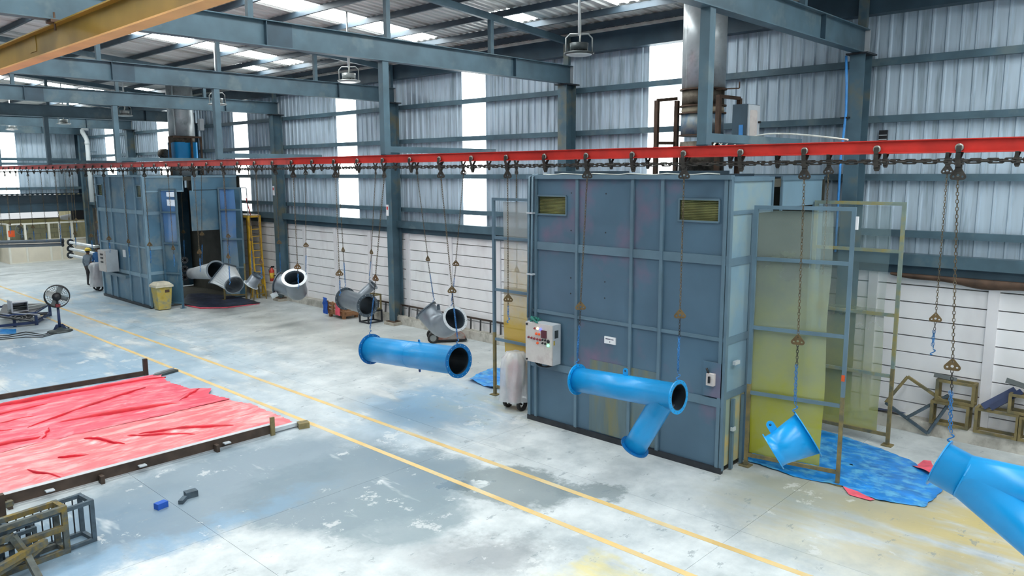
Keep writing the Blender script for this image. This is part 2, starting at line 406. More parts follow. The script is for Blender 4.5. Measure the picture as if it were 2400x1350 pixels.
for a, wd in marks:
    n = max(1, round((a-cur)/1.0)); w = (a-cur)/n
    seq += [(cur+i*w, w, 0) for i in range(n)]; seq.append((a, wd, 1)); cur = a+wd
n = round(YB-cur); w = (YB-cur)/n; seq += [(cur+i*w, w, 0) for i in range(n)]
for yy, w, li in seq:
    o = put('translucent_sheet' if li else 'cladding_sheet', lightsheet if li else sheet, wall, (16.02, yy, 3.38)); o.scale = (1, w, 1)
for z in (7.04, 5.97, 4.86, 3.79):
    MB().box(15.86, 16.0, YA, YB, z-.065, z+.065).build('girt', 'steel_blue', wall)
MB().box(15.70, 15.98, YA, YB, 7.92, 8.40).build('eave_beam', 'steel_blue_dark', wall)
# brown cover cloth tucked under the sill
P = []
for i in range(40):
    t = i/39; yy = 4.8-6*t; w = min(1, t*4)*.07+.012*math.sin(t*30)
    P.append([V(15.80, yy, 3.04), V(15.74, yy, 3.03), V(15.74, yy, 3.0-w*1.2), V(15.83, yy, 2.98-w*1.6)])
tag(MB().grid(P).build('sill_cloth', 'rust'), 'brown cloth hanging along the sill beam above the white wall', 'cloth')
# ================================================================ BACK WALL, OFFICE
wb = struct(MB().box(6, 16.1, 49.55, 49.62, 3.86, 8.9).build('wall_back', 'steel_blue_dark', origin=(12, 49.5, 0)))
for k in range(10):
    x = 6.5+k
    lit = abs(x-12.5) < .1
    me = lightsheet if lit else sheet
    o = put('translucent_sheet' if lit else 'cladding_sheet', me, wb, (x, 49.5, 3.9), (0, 0, -math.pi/2)); o.scale = (1, -1, 1)
for z in (5.8, 4.18, 7.3): MB().box(6, 16, 49.36, 49.48, z-.07, z+.07).build('girt', 'steel_blue', wb)
m = MB(); P = [[V(6+i*.0625, 49.25, 3.86+(.035 if i % 4 < 2 else 0)) for i in range(161)], [V(6+i*.0625, 49.75, 3.80+(.035 if i % 4 < 2 else 0)) for i in range(161)]]
m.grid(P, False).build('canopy_edge', 'steel_blue_dark', wb)
MB().box(6, 15.9, 49.66, 49.95, 3.35, 3.8).build('shutter_box', 'purlin', wb)
MB().box(6, 15.9, 49.70, 49.95, 2.84, 3.35).build('lintel_beam', 'steel_blue_dark', wb)
MB().box(15.05, 16.0, 49.7, 49.8, 2.3, 2.86).build('end_panel', 'black', wb)
of = thing('office_cabin', 'cream office partition with windows along the far end of the hall', 'office', (13.8, 49.5, 0))
xe = [11.85, 12.95, 14.02, 14.7, 15.15, 15.85]
xw = [11.72, 12.55, 13.75, 14.3, 14.95, 15.85]
for i in range(5):
    MB().box(xw[i], xw[i+1], 49.47, 49.53, .06, 1.22).build('panel', 'office_panel', of)
for i in range(6):
    MB().box(xw[i]-.05, xw[i]+.05, 49.44, 49.56, 0, 2.25).build('mullion', 'office_frame', of)
for i in range(5):
    MB().box(xw[i]+.05, xw[i+1]-.05, 49.49, 49.51, 1.28, 2.18).build('pane', 'office_glass', of)
MB().box(11.72, 15.9, 49.445, 49.555, 2.17, 2.255).build('top_rail', 'office_frame', of)
MB().box(11.72, 15.9, 49.445, 49.555, 1.2, 1.29).build('sill_rail', 'office_frame', of)
MB().box(11.72, 15.9, 49.445, 49.555, 0, .07).build('bottom_rail', 'office_frame', of)
MB().box(11.69, 11.75, 49.56, 52.6, 0, 1.25).build('side_panel', 'office_panel', of)
MB().box(11.69, 11.75, 49.56, 52.6, 2.17, 2.26).build('side_rail', 'office_frame', of)
MB().box(11.70, 11.74, 49.56, 52.6, 1.25, 2.17).build('side_pane', 'office_glass', of)
wo = struct(MB().box(8, 18, 52.65, 52.75, 0, 2.36).build('wall_office', 'wall_joint', origin=(13, 52.7, 0)))
blk = MB().box(-.36, .36, -.03, .03, -.135, .135).mesh('block', 'office_wall')
for j in range(8):
    for k in range(13): put('block', blk, wo, (8.6+.74*k+(.37 if j % 2 else 0), 52.63, .16+.285*j))
struct(MB().box(XA-.12, XA, YA, 56, 0, 10.2).build('left_light_blocker', 'steel_blue_dark'))  # unseen wall added to cut light from the open side, dark against bounce
struct(MB().box(XA, 6, 49.55, 49.62, 0, 9.8).build('wall_rear', 'cladding'))
struct(MB().box(16.15, 16.3, 49.6, 55.8, 0, 8).build('wall_annex', 'office_wall'))
f3 = thing('wall_fan', 'grey wall fan behind the office windows', 'fan', (13.1, 52.4, 1.7))
MB().ring((13.1, 52.3, 1.75), (0, 1, 0), .3, .33, .1, 24).build('guard', 'grey_light', f3)
m = MB()
for k in range(3):
    a = k*2.1; m.bar(V(13.1, 52.3, 1.75), V(13.1+.28*math.cos(a), 52.3, 1.75+.28*math.sin(a)), .16, .02, V(0, 1, 0))
m.tube((13.1, 52.25, 1.75), (13.1, 52.6, 1.75), .07).build('blades', 'dark_frame', f3)
MB().box(13.02, 13.18, 52.3, 52.4, .0, 1.45).build('post', 'dark_frame', f3)
tag(MB().box(13.0, 14.4, 50.6, 51.2, .72, .76).box(13.05, 13.1, 50.65, 51.15, 0, .72).box(14.3, 14.35, 50.65, 51.15, 0, .72).build('office_desk', 'office_panel'), 'plain desk inside the office behind the glass', 'desk')
m = MB().box(14.9, 15.9, 51.2, 52.4, 2.3, 2.62)
tag(MB().lathe((15.5, 51.5, 2.38), (1, 0, 0), [(-.55, 0), (-.5, .12), (0, .2), (.4, .2), (.5, 0)], 12).build('water_tank', 'paper'), 'white rounded tank above the office at the corner', 'tank')
dp = thing('drainpipe', 'pale grey plastic drainpipe beside the corner column', 'pipe', (15.45, 47.3, 3.4))
MB().sweep([V(15.45, 47.9, 7.45), V(15.45, 47.9, 7.3), V(15.45, 47.4, 6.95), V(15.45, 47.3, 6.8), V(15.45, 47.3, 3.4)], .12, 12).build('tube', 'pvc_white', dp)
MB().tube((15.45, 47.3, 6.6), (15.45, 47.3, 6.75), .135).build('coupling', 'pvc_white', dp)
for z in (6.2, 4.4): MB().box(15.4, 15.9, 47.25, 47.35, z-.02, z+.02).build('bracket', 'steel_blue', dp)
MB().box(15.4, 15.75, 47.85, 47.95, 7.4, 8.0).build('outlet', 'pvc_white', dp)
# ================================================================ ROOF
SL = .08
def zr(x): return 8.4+SL*(15.7-x)
ceil = struct(MB().box(16.0, 16.35, YA, YB+.2, zr(16.2)+.08, zr(16.2)+.2).build('ceiling', 'steel_blue_dark', origin=(8, 20, 8.5)))
RX0, RX1 = -6.0, 16.3
def roofsheet(x0, x1):
    P = ribs(1.0, .25, .034, .03, .022); return [[V(x, y, zr(x)+.17+d) for y, d in P] for x in (x0, x1)]
rs = MB().grid(roofsheet(RX0, RX1), False).mesh('roof_sheet', 'roofing')
re = MB().grid(roofsheet(14.5, RX1), False).mesh('roof_sheet', 'roofing')
rk = MB().grid(roofsheet(RX0, 14.5), False).mesh('skylight_sheet', 'skylight')
rk1 = MB().grid(roofsheet(13.5, 14.5), False).mesh('skylight_sheet', 'skylight')
ra = MB().grid(roofsheet(RX0, 13.5), False).mesh('roof_sheet', 'roofing')
strips = [1.6, 9.45, 16.4, 23.1, 38.1, 45.0, -2.4]  # first strip is unseen, added to light the nearest truss and right wall
single = [12.75, 25.45, 35.3]
y = YA; marks = sorted([(a, 0) for a in strips]+[(a, 1) for a in single]); cur = YA; seq = []
for a, t in marks:
    n = max(1, round(a-cur)); w = (a-cur)/n; seq += [(cur+i*w, w, None) for i in range(n)]
    seq.append((a, .8 if t else 1.05, t)); cur = a+seq[-1][1]
n = round(YB+.2-cur); w = (YB+.2-cur)/n; seq += [(cur+i*w, w, None) for i in range(n)]
for yy, w, t in seq:
    for nm, me in {None: [('roof_sheet', rs)], 0: [('skylight_sheet', rk), ('roof_sheet', re)], 1: [('skylight_sheet', rk1), ('roof_sheet', re), ('roof_sheet', ra)]}[t]:
        o = put(nm, me, ceil, (0, yy, 0)); o.scale = (1, w, 1)
for x in (15.5, 14.6, 13.45, 12.1, 10.75, 9.4, 8.1, 6.8, 5.5, 4.2, 2.9, 1.6, .3, -1., -2.3, -3.6, -4.9):
    MB().box(x-.035, x+.035, YA, YB, zr(x), zr(x)+.135).build('purlin', 'purlin', ceil)
MB().box(15.6, 15.7, YA, YB, 8.36, 8.42).build('wire_conduit', 'cable', ceil)
# ================================================================ COLUMNS AND TRUSSES
TY = [5.55, 12.8, 20.05, 27.2, 34.4, 41.6, 48.6]
nth = ['nearest', 'second', 'third', 'fourth', 'fifth', 'sixth', 'seventh']
MB_ = MB
for i, ty in enumerate(TY):
    c = thing('steel_column', f'grey-blue steel wall column, {nth[i]} counted from the right edge', 'column', (15.6, ty, 0), 'wall columns')
    m = MB()
    for x in (15.43, 15.80): m.box(x-.009, x+.009, ty-.14, ty+.14, .12, 7.18)
    m.box(15.43, 15.80, ty-.006, ty+.006, .12, 7.18); m.build('shaft', 'column_steel', c)
    MB().box(15.36, 15.88, ty-.2, ty+.2, 7.165, 7.195).build('cap_plate', 'dark_frame', c)
    MB().box(15.32, 15.9, ty-.2, ty+.2, .1, .125).build('base_plate', 'rust', c)
    MB().box(15.28, 15.9, ty-.26, ty+.26, 0, .1).build('pedestal', 'concrete_block', c)
    MB().box(15.56, 15.66, ty-.08, ty+.08, 7.66, 8.36).build('head_stub', 'column_steel', c)
    t = thing('roof_truss', f'grey-blue steel roof truss, {nth[i]} counted from the right', 'truss', (8, ty, 7.2), 'roof trusses')
    ibeam(MB(), (RX0, ty, 7.425), (15.74, ty, 7.425), .45, .2, .016, .01).build('bottom_beam', 'steel_blue', t)
    m = MB(); m.bar(V(RX0, ty, zr(RX0)-.16), V(15.66, ty, zr(15.66)-.16), .10, .15).build('rafter', 'steel_blue', t)
    for x in (12.87, 9.92, 6.95, 4.0, 1.05, -1.9, -4.8): MB().box(x-.05, x+.05, ty-.05, ty+.05, 7.65, zr(x)-.23).build('strut', 'steel_blue', t)
    for x in (13.9, 7.5, 1.2): MB().box(x-.26, x+.26, ty-.014, ty+.014, 7.22, 7.63).build('splice_plate', 'steel_blue_dark' if x < 10 else 'steel_blue', t)
    for x in (13.62, 7.22): MB().box(x-.008, x+.008, ty-.09, ty+.09, 7.21, 7.64).build('stiffener', 'steel_blue_dark', t)
    MB().box(15.735, 15.75, ty-.1, ty+.1, 7.2, 7.65).build('end_plate', 'grey_light', t)
for i, (px, py) in enumerate(((908, 493), (641, 447))):
    p = on(px, py, 'x', 15.41); st = thing('column_sticker', ['small white notice on the third steel column', 'small white notice on the fourth steel column'][i], 'sticker', p)
    MB().box(15.405, 15.419, p.y-.06, p.y+.06, p.z-.18, p.z+.18).build('sheet', 'paper', st)
    MB().box(15.403, 15.4055, p.y-.04, p.y+.04, p.z+.02, p.z+.12).build('print', 'sticker_red', st)
# crane runway beam, hung below the trusses
cr = thing('runway_beam', 'long yellow crane beam clamped under the trusses, top left', 'crane beam', (3.95, 20, 6.76))
m = MB(); m.box(3.945, 3.957, -3, 44, 6.78, 7.155); m.box(3.85, 4.05, -3, 44, 7.14, 7.16); m.build('web', 'yellow_crane', cr)
MB().box(3.84, 4.06, -3, 44, 6.76, 6.782).build('bottom_flange', 'orange_crane', cr)
for ty in TY[:6]:
    MB().box(3.8, 4.1, ty-.12, ty+.12, 7.16, 7.2).build('clamp', 'rust', cr)
    MB().tube((3.86, ty-.08, 7.05), (3.86, ty-.08, 7.3), .015).build('bolt', 'rust', cr)
for y in (14.1,): MB().box(3.935, 3.947, y-.16, y+.16, 6.9, 7.13).build('splice', 'yellow_crane', cr)
# ================================================================ OVERHEAD CONVEYOR
NX, FX, PIT, Y00 = 9.8, 12.85, .877, 2.345
def railpart(x, zb, y0, y1, mt, nm, lab):
    t = thing('overhead_rail', lab, 'rail', (x, (y0+y1)/2, zb))
    ibeam(MB(), (x, y0, zb+.075), (x, 16.5, zb+.075), .15, .085, .01, .008).build('beam', mt, t)
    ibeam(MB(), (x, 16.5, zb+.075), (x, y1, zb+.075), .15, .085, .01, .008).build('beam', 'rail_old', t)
    return t
nr = railpart(NX, 5.195, -2, 43.2, 'rail_red', 'near', 'bright red overhead conveyor rail running in front of the paint booths')
fr = railpart(FX, 5.245, -2, 43.2, 'rail_red', 'far', 'red overhead conveyor rail passing above the paint booth roofs')
m = MB(); pts = []
for i in range(17):
    a = math.pi*i/16; pts.append(V(11.325-1.525*math.cos(a), 43.2+1.525*math.sin(a), 5.295))
for i in range(16): ibeam(m, pts[i], pts[i+1], .15, .085, .01, .008)
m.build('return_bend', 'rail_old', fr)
for i, ty in enumerate(TY[:6]):
    h = thing('rail_hanger', f'grey-blue drop post and cross arm carrying both rails, {nth[i]} from the right', 'hanger', (NX, ty, 5.35), 'rail hangers')
    MB().box(NX-.075, NX+.075, ty-.075, ty+.075, 5.36, 7.2).build('post', 'steel_blue', h)
    MB().box(NX+.075, FX+.1, ty-.06, ty+.06, 5.40, 5.52).build('arm', 'steel_blue', h)
    MB().box(NX-.06, NX+.06, ty-.09, ty+.09, 5.345, 5.36).build('foot_plate', 'steel_blue_dark', h)
# trolley meshes, local origin on the drive-chain centre line
def J(s):
    m = MB(); m.bar((s*.058, 0, .175), (s*.062, 0, .10), .012, .05, V(0, 1, 0)); m.bar((s*.062, 0, .10), (s*.024, .012, .035), .012, .05, V(0, 1, 0)); m.bar((s*.024, .012, .04), (s*.022, 0, -.06), .012, .055, V(0, 1, 0)); return m
def cyl(o, ax, r, h, n=14): return MB().lathe(Vector(o)-Vector(ax)*h/2, ax, [(0, r*.7), (.004, r), (h-.004, r), (h, r*.7)], n)
tw = {s: cyl((s*.036, 0, .155), (1, 0, 0), .045, .028).mesh('wheel', 'wheel_steel') for s in (-1, 1)}
tj = {s: J(s).mesh('bracket', 'chain_dark') for s in (-1, 1)}
m = MB(); m.box(-.03, .03, -.045, .045, -.035, -.012); m.box(-.03, .03, -.045, .045, .015, .032)
m.prism([(-.035, .0), (.035, .0), (.035, -.045), (.02, -.075), (-.02, -.075), (-.035, -.045)], (0, 0, -.03), (0, 1, 0), (0, 0, 1), (1, 0, 0), .022)
tb = m.mesh('link_block', 'chain_dark')
m = MB()
for me_ in (tw[-1], tw[1], tj[-1], tj[1], tb):
    b = len(m.v); m.v += [v.co.copy() for v in me_.vertices]
    for p in me_.polygons: m.face([b+i for i in p.vertices])
tsimple = m.mesh('trolley', 'chain_dark')
def trolley(x, y, z, lab, grp, full):
    if full:
        t = thing('chain_trolley', lab, 'trolley', (x, y, z), grp)
        for s in (-1, 1): put('wheel', tw[s], t, (x, y, z)); put('bracket', tj[s], t, (x, y, z))
        put('link_block', tb, t, (x, y, z))
    else:
        tag(put('chain_trolley', tsimple, None, (x, y, z)), lab, 'trolley', grp)
ZN, ZF = 5.09, 5.14
def ordn(n): return str(n)+('th' if 10 <= n % 100 <= 20 else {1: 'st', 2: 'nd', 3: 'rd'}.get(n % 10, 'th'))
for k in range(-1, 47):
    y = Y00+PIT*k
    if y > 1.4: trolley(NX, y, ZN, f'dark two-wheel trolley on the near red rail, {ordn(k+1)} from the right edge', 'trolleys on the near rail', y < 28)
    if y > 1.4: trolley(FX, y, ZF, f'dark two-wheel trolley on the rail above the booths, {ordn(k+1)} from the right edge', 'trolleys on the far rail', y < 22)
# drive chain
def linkmesh(L, w, r, n=10, k=5):
    P = []
    for i in range(n):
        a = 2*math.pi*i/n; c, s = math.cos(a), math.sin(a); P.append(V(s*w, (L-w)*(1 if c > .01 else -1 if c < -.01 else 0)+c*w*.9, 0))
    return MB().sweep(P, r, k, loop=True)
LK = PIT/8
lm = linkmesh(.078, .02, .009).mesh('chain_link', 'chain_dark')
for x, z, ymax, lab in ((NX, ZN, 23, 'heavy dark drive chain strung along the near red rail'), (FX, ZF, 19, 'heavy dark drive chain strung along the rail above the booths')):
    t = thing('drive_chain', lab, 'chain', (x, 20, z)); y = 1.0; k = 0; rest = MB()
    while y < 43.3:
        if y < ymax: put('chain_link', lm, t, (x, y, z), (0, (k % 2)*math.pi/2+.12, 0))
        else:
            a = .02
            d = V(a, 0, 0) if k % 2 else V(0, 0, a)
            rest.sweep([V(x, y-.075, z), V(x, y, z)+d, V(x, y+.075, z)], [.012, .012, .012], 4); rest.sweep([V(x, y-.075, z), V(x, y, z)-d, V(x, y+.075, z)], .012, 4)
        y += LK; k += 1
    rest.build('distant_links', 'chain_dark', t)['kind'] = 'stuff'
# plate with three holes (filled 2-D curve)
def plate_mesh(name, mt, w=.1, h=.16):
    c = bpy.data.curves.new('p', 'CURVE'); c.dimensions = '2D'; c.fill_mode = 'BOTH'; c.extrude = .006
    def spl(P):
        s = c.splines.new('POLY'); s.points.add(len(P)-1); s.use_cyclic_u = True
        for q, p in zip(s.points, P): q.co = (p[0], p[1], 0, 1)
    def arc(cx, cy, r, a0, a1, n=6): return [(cx+r*math.cos(R_(a0+(a1-a0)*i/n)), cy+r*math.sin(R_(a0+(a1-a0)*i/n))) for i in range(n+1)]
    spl(arc(0, -.03, .032, 150, 30)+arc(w-.035, -h+.035, .035, 40, -90)+arc(-w+.035, -h+.035, .035, 270, 140))
    spl(arc(-w+.038, -h+.038, .013, 0, 320)); spl(arc(w-.038, -h+.038, .013, 0, 320)); spl(arc(0, -h+.05, .018, 0, 320)); spl(arc(0, -.03, .01, 0, 320))
    o = bpy.data.objects.new('p', c); me = bpy.data.meshes.new_from_object(o); bpy.data.objects.remove(o); bpy.data.curves.remove(c)
    me.transform(Matrix.Rotation(math.pi/2, 4, 'X')); me.name = name; me.materials.clear(); me.materials.append(MATS[mt]); return me
pl_dark = plate_mesh('spreader_plate', 'chain_dark', .085, .15); pl_br = plate_mesh('spreader_plate', 'plate_brass', .088, .135)
def chain(mb, p0, p1, pitch=.042, w=.013, r=.0048):
    p0, p1 = Vector(p0), Vector(p1); D = p1-p0; n = max(2, int(D.length/pitch)); d, s, u = frame(D, V(0, 1, 0)); h = D.length/n*.5+r*1.6
    for i in range(n):
        c = p0+D*((i+.5)/n); a = s if i % 2 else u
        mb.sweep([c-d*h, c-d*h*.5+a*w, c+d*h*.5+a*w, c+d*h, c+d*h*.5-a*w, c-d*h*.5-a*w], r, 3, loop=True)
    return mb
def shook(mb, p, L, r=.008, yv=V(0, 1, 0)):
    P = []
    for i in range(13):
        t = i/12; a = t*2*math.pi; P.append(p+yv*(-.028*math.sin(a)*1.2)+V(0, 0, -L*t+.02*(abs(t-.5)*2)**4*(1 if t < .5 else -1)*-1))
    P = [P[0]+yv*-.03+V(0, 0, -.015)]+P+[P[-1]+yv*.03+V(0, 0, .015)]
    return mb.sweep(P, r, 5)
def sling(x, y, ztop, lab, zend, end=None, grp=None, tail=None, blue_from=None, zmid=2.8, detail=True, dirty='chain_brown', tilt=0.0):
    """one hanging chain: upper plate, chain, lower plate, blue tail, hook. end = world point the hook sits on"""
    t = thing('load_chain', lab, 'chain', (x, y, ztop), grp)
    a = random.uniform(-.5, .5)+math.pi/2
    put('spreader_plate', pl_dark, t, (x, y, ztop-.055), (0, 0, a))
    e = Vector(end) if end is not None else V(x, y, zend)
    top = V(x, y, ztop-.17); mid = top.lerp(V(e.x, e.y, zmid), 1.0)
    if end is not None:
        f_ = (ztop-.17-zmid)/(ztop-.17-e.z); mid = top.lerp(e, f_)
    P = (.042, .013, .0048) if detail else (.07, .013, .006)
    chain(MB(), top, mid, *P).build('chain', dirty, t)
    put('spreader_plate', pl_br, t, mid+V(0, 0, .03), (0, 0, a+.3))
    b0 = mid-V(0, 0, .09); b1 = e+V(0, 0, .13)
    sp = b0.lerp(b1, .35)
    if (b1-b0).length > .25:
        chain(MB(), b0, sp, *P).build('lower_chain', 'chain_dark' if tail is None else dirty, t)
        m = MB(); chain(m, sp, b1, *P); chain(m, sp+V(.02, .02, 0), b1+V(.015, .02, .03), *P); m.build('blue_tail', 'chain_blue', t)
    shook(MB(), b1+V(0, 0, .0), .13).build('hook', 'chain_blue', t)
    return t
EN = 'rusty load chain with blue tail hanging empty from the near rail'; GN = 'empty chains on the near rail'
EF = 'rusty load chain with blue tail hanging empty from the rail above the booths'; GF = 'empty chains on the far rail'
# ---- work pieces
def mesh_bolts(mb, o, ax, r, n, s=.009, t=.03):
    d, a, b = frame(ax)
    for i in range(n):
        q = 2*math.pi*(i+.5)/n; c = Vector(o)+(a*math.cos(q)+b*math.sin(q))*r; mb.lathe(c-d*t/2, d, [(0, s), (t, s)], 6)
    return mb
def flange(t, o, ax, ri, ro, th, mt, nb=12, bm='paper'):
    f = MB().ring(o, ax, ri, ro, th, 32).build('flange', mt, t)
    if nb: mesh_bolts(MB(), o, ax, (ri+ro)/2+.008, nb, .008, th+.003).build('bolt_holes', bm, f)['kind'] = 'stuff'
    return f
def shell(mb, pts, rads, n=32, th=.012):
    """open thick-walled tube along points"""
    pts = [Vector(p) for p in pts]; k = len(pts); fr_ = []; prev = None
    for i in range(k):
        t = pts[min(i+1, k-1)]-pts[max(i-1, 0)]; d, s, u = frame(t, prev if prev is not None else Z); prev = u; fr_.append((s, u))
    b = len(mb.v)
    for sgn in (0, 1):
        for i in range(k):
            for j in range(n):
                a = 2*math.pi*j/n; mb.v.append(pts[i]+(fr_[i][0]*math.cos(a)+fr_[i][1]*math.sin(a))*(rads[i]-sgn*th))
    for sgn in (0, 1):
        mb.m = sgn; o = b+sgn*k*n
        for i in range(k-1):
            for j in range(n):
                j2 = (j+1) % n; q = [o+i*n+j, o+i*n+j2, o+(i+1)*n+j2, o+(i+1)*n+j]; mb.face(q if not sgn else q[::-1], True)
    for i in (0, k-1):
        for j in range(n): j2 = (j+1) % n; mb.face([b+i*n+j, b+i*n+j2, b+k*n+i*n+j2, b+k*n+i*n+j])
    mb.m = 0; return mb
def lug(t, o, up, side, mt, h=.1, w=.035):
    o, up, side = Vector(o), Vector(up).normalized(), Vector(side).normalized(); n = up.cross(side).normalized(); side = n.cross(up)
    l = MB().prism([(-w, -.03), (w, -.03)]+[(w*math.cos(R_(a)), h-w+w*math.sin(R_(a))) for a in range(0, 181, 30)], o, side, up, n, .014).build('lifting_lug', mt, t)
    MB().ring(o+up*(h-w), n, .006, .016, .018, 12).build('eye', 'black', l)
def bez(p0, p1, p2, p3, n=10):
    return [Vector(p0)*(1-t)**3+Vector(p1)*3*t*(1-t)**2+Vector(p2)*3*t*t*(1-t)+Vector(p3)*t**3 for t in [i/n for i in range(n+1)]]
# blue straight pipe
A0, A1 = on(1076, 846, 'x', NX), on(870, 818, 'x', NX+.05)
t = thing('flanged_pipe', 'bright blue straight pipe with flanged ends hanging in the middle', 'pipe', (A0+A1)/2)
ax = (A1-A0).normalized()
shell(MB(), [A0, A0.lerp(A1, .5), A1], [.275]*3).build('body', ['blue_paint', 'pipe_inside'], t)
flange(t, A0+ax*.01, ax, .262, .335, .022, 'blue_dark', 16, 'grey_light'); flange(t, A1-ax*.01, ax, .262, .335, .022, 'blue_dark', 16, 'grey_light')
MB().ring(A0.lerp(A1, .5), ax, .27, .2775, .012, 32).build('weld_seam', 'blue_paint', t)
lug(t, A0.lerp(A1, .42)+V(0, 0, .28), Z, ax, 'blue_paint', .06, .03); lug(t, A0.lerp(A1, .42)-V(0, 0, .28), -Z, ax, 'blue_dark', .07, .03)
sling(NX, Y00+PIT*10, ZN, 'load chain hooked to the right end of the blue straight pipe', 0, ftop(A0+ax*.01, ax, .33))
sling(NX, Y00+PIT*12, ZN, 'load chain hooked to the left end of the blue straight pipe', 0, ftop(A1-ax*.01, ax, .33))
# blue branch pipe
B0, B1, BJ, BE = on(1591, 931, 'x', NX), on(1353, 889, 'x', NX+.02), on(1550, 945, 'x', NX), on(1487, 1048, 'x', NX-.02)
t = thing('branch_pipe', 'bright blue flanged pipe with slanting lower branch before the booth', 'pipe', (B0+B1)/2); ax = (B1-B0).normalized(); bx = (BE-BJ).normalized()
shell(MB(), [B0, B0.lerp(B1, .5), B1], [.205]*3).build('body', ['blue_paint', 'pipe_inside'], t)
flange(t, B0+ax*.01, ax, .195, .26, .02, 'blue_paint', 16, 'pipe_inside'); flange(t, B1-ax*.01, ax, .195, .26, .02, 'blue_paint', 16, 'pipe_inside')
shell(MB(), [BJ-bx*.07, BJ.lerp(BE, .6), BE], [.185]*3).build('branch', ['blue_paint', 'pipe_inside'], t); flange(t, BE-bx*.01, bx, .17, .235, .02, 'blue_dark', 12, 'pipe_inside')
lug(t, B0.lerp(B1, .5)+V(0, 0, .2), Z, ax, 'blue_paint', .12, .045)
sling(NX, Y00+PIT*4, ZN, 'load chain hooked to the right end of the blue branch pipe', 0, ftop(B0+ax*.01, ax, .255), zmid=2.95)
sling(NX, Y00+PIT*6, ZN, 'load chain hooked to the left end of the blue branch pipe', 0, ftop(B1-ax*.01, ax, .255), zmid=2.85)
# blue cone reducer
C0, C1 = on(1812, 1058, 'x', NX), on(1889, 1009, 'x', NX)
t = thing('cone_reducer', 'bright blue flanged cone reducer hanging tilted beside the clear screen', 'reducer', (C0+C1)/2); ax = (C1-C0).normalized()
cn = ibp(1850, 1033, .85, .52, -.02); ax = cn; C1 = C0+ax*.52
shell(MB(), [C0, C0.lerp(C1, .18), C0.lerp(C1, .2), C1], [.225, .225, .228, .30]).build('body', ['blue_paint', 'pipe_inside'], t)
flange(t, C0, ax, .22, .265, .016, 'blue_paint', 0); flange(t, C1, ax, .29, .345, .014, 'blue_paint', 0)
lug(t, C0.lerp(C1, .3)+ibp(1830, 1000, -.52, .85, .15)*.235, ibp(1830, 1000, -.52, .85, .15), ax, 'blue_paint', .15, .055)
sling(NX, Y00+PIT*2, ZN, 'load chain hooked to the rim of the blue cone reducer', 0, ftop(C1, ax, .34))
# big blue forked pipe at the right edge
D0 = on(2202, 1084, 'x', NX); dn = ibp(2202, 1084, -.89, .45, -.10); c1 = D0-dn*.30
t = thing('forked_pipe', 'large bright blue forked pipe cut by the right edge of view', 'pipe', D0)
shell(MB(), [D0, c1], [.262, .262]).build('collar', ['blue_paint', 'pipe_inside'], t); flange(t, D0, dn, .25, .30, .014, 'blue_paint', 0)
MB().ring(c1, dn, .25, .268, .016, 32).build('weld_seam', 'blue_paint', t)
e1 = c1+ibp(2320, 1110, .99, -.11, .12)*1.5; e2 = c1+ibp(2320, 1200, .77, -.62, .15)*1.7
shell(MB(), [c1, c1.lerp(e1, .5), e1], [.262, .245, .245]).build('upper_leg', ['blue_paint', 'pipe_inside'], t)
shell(MB(), [c1-dn*.02, c1.lerp(e2, .5), e2], [.258, .262, .262]).build('lower_leg', ['blue_paint', 'pipe_inside'], t)
flange(t, e1, e1-c1, .24, .31, .02, 'blue_dark', 0); flange(t, e2, e2-c1, .25, .32, .02, 'blue_dark', 0)
sling(NX, Y00, ZN, 'load chain hooked to the rim of the large blue forked pipe', 0, ftop(D0, dn, .29))
sling(NX, Y00-PIT*2+.05, ZN, 'load chain holding the far leg of the large blue forked pipe', 0, ftop(e1, e1-c1, .3))
# silver elbow, lower centre
def elbow(lab, P0, n0, P1, n1, r, k=.45, dark='flange_dark', rim1='primer_light', ro=.335, end_len=.1):
    t = thing('pipe_elbow', lab, 'elbow', (P0+P1)/2-V(0, 0, .4)); L = (P1-P0).length
    pts = [P0]+bez(P0-n0*end_len, P0-n0*(end_len+L*k), P1-n1*(end_len+L*k), P1-n1*end_len, 12)+[P1]
    shell(MB(), pts, [r]*len(pts), 36).build('body', ['primer_grey', 'pipe_inside'], t)
    flange(t, P0, n0, r-.012, ro, .03, dark, 16, 'primer_light'); flange(t, P1, n1, r-.012, ro, .02, rim1, 12, 'flange_dark'); return t
E0, E1 = on(998, 727, 'x', 12.95), on(1067, 747, 'x', 12.7)
t = elbow('silver grey pipe elbow hanging beside the third column, open end to the right', E0, ib(-.66, .74, -.12), E1, ib(.50, .38, .78), .285)
lug(t, on(1028, 722, 'x', 12.85)-V(0, 0, .02), ib(-.1, 1, .1), ib(1, .1, 0), 'flange_dark', .12, .04)
sling(FX, Y00+PIT*13, ZF, 'load chain hooked to the open end of the elbow by the third column', 0, ftop(E1, ib(.50, .38, .78), .325), detail=True)
sling(FX, Y00+PIT*15, ZF, 'load chain hooked to the dark flange of the elbow by the third column', 0, ftop(E0, ib(-.66, .74, -.12), .325))
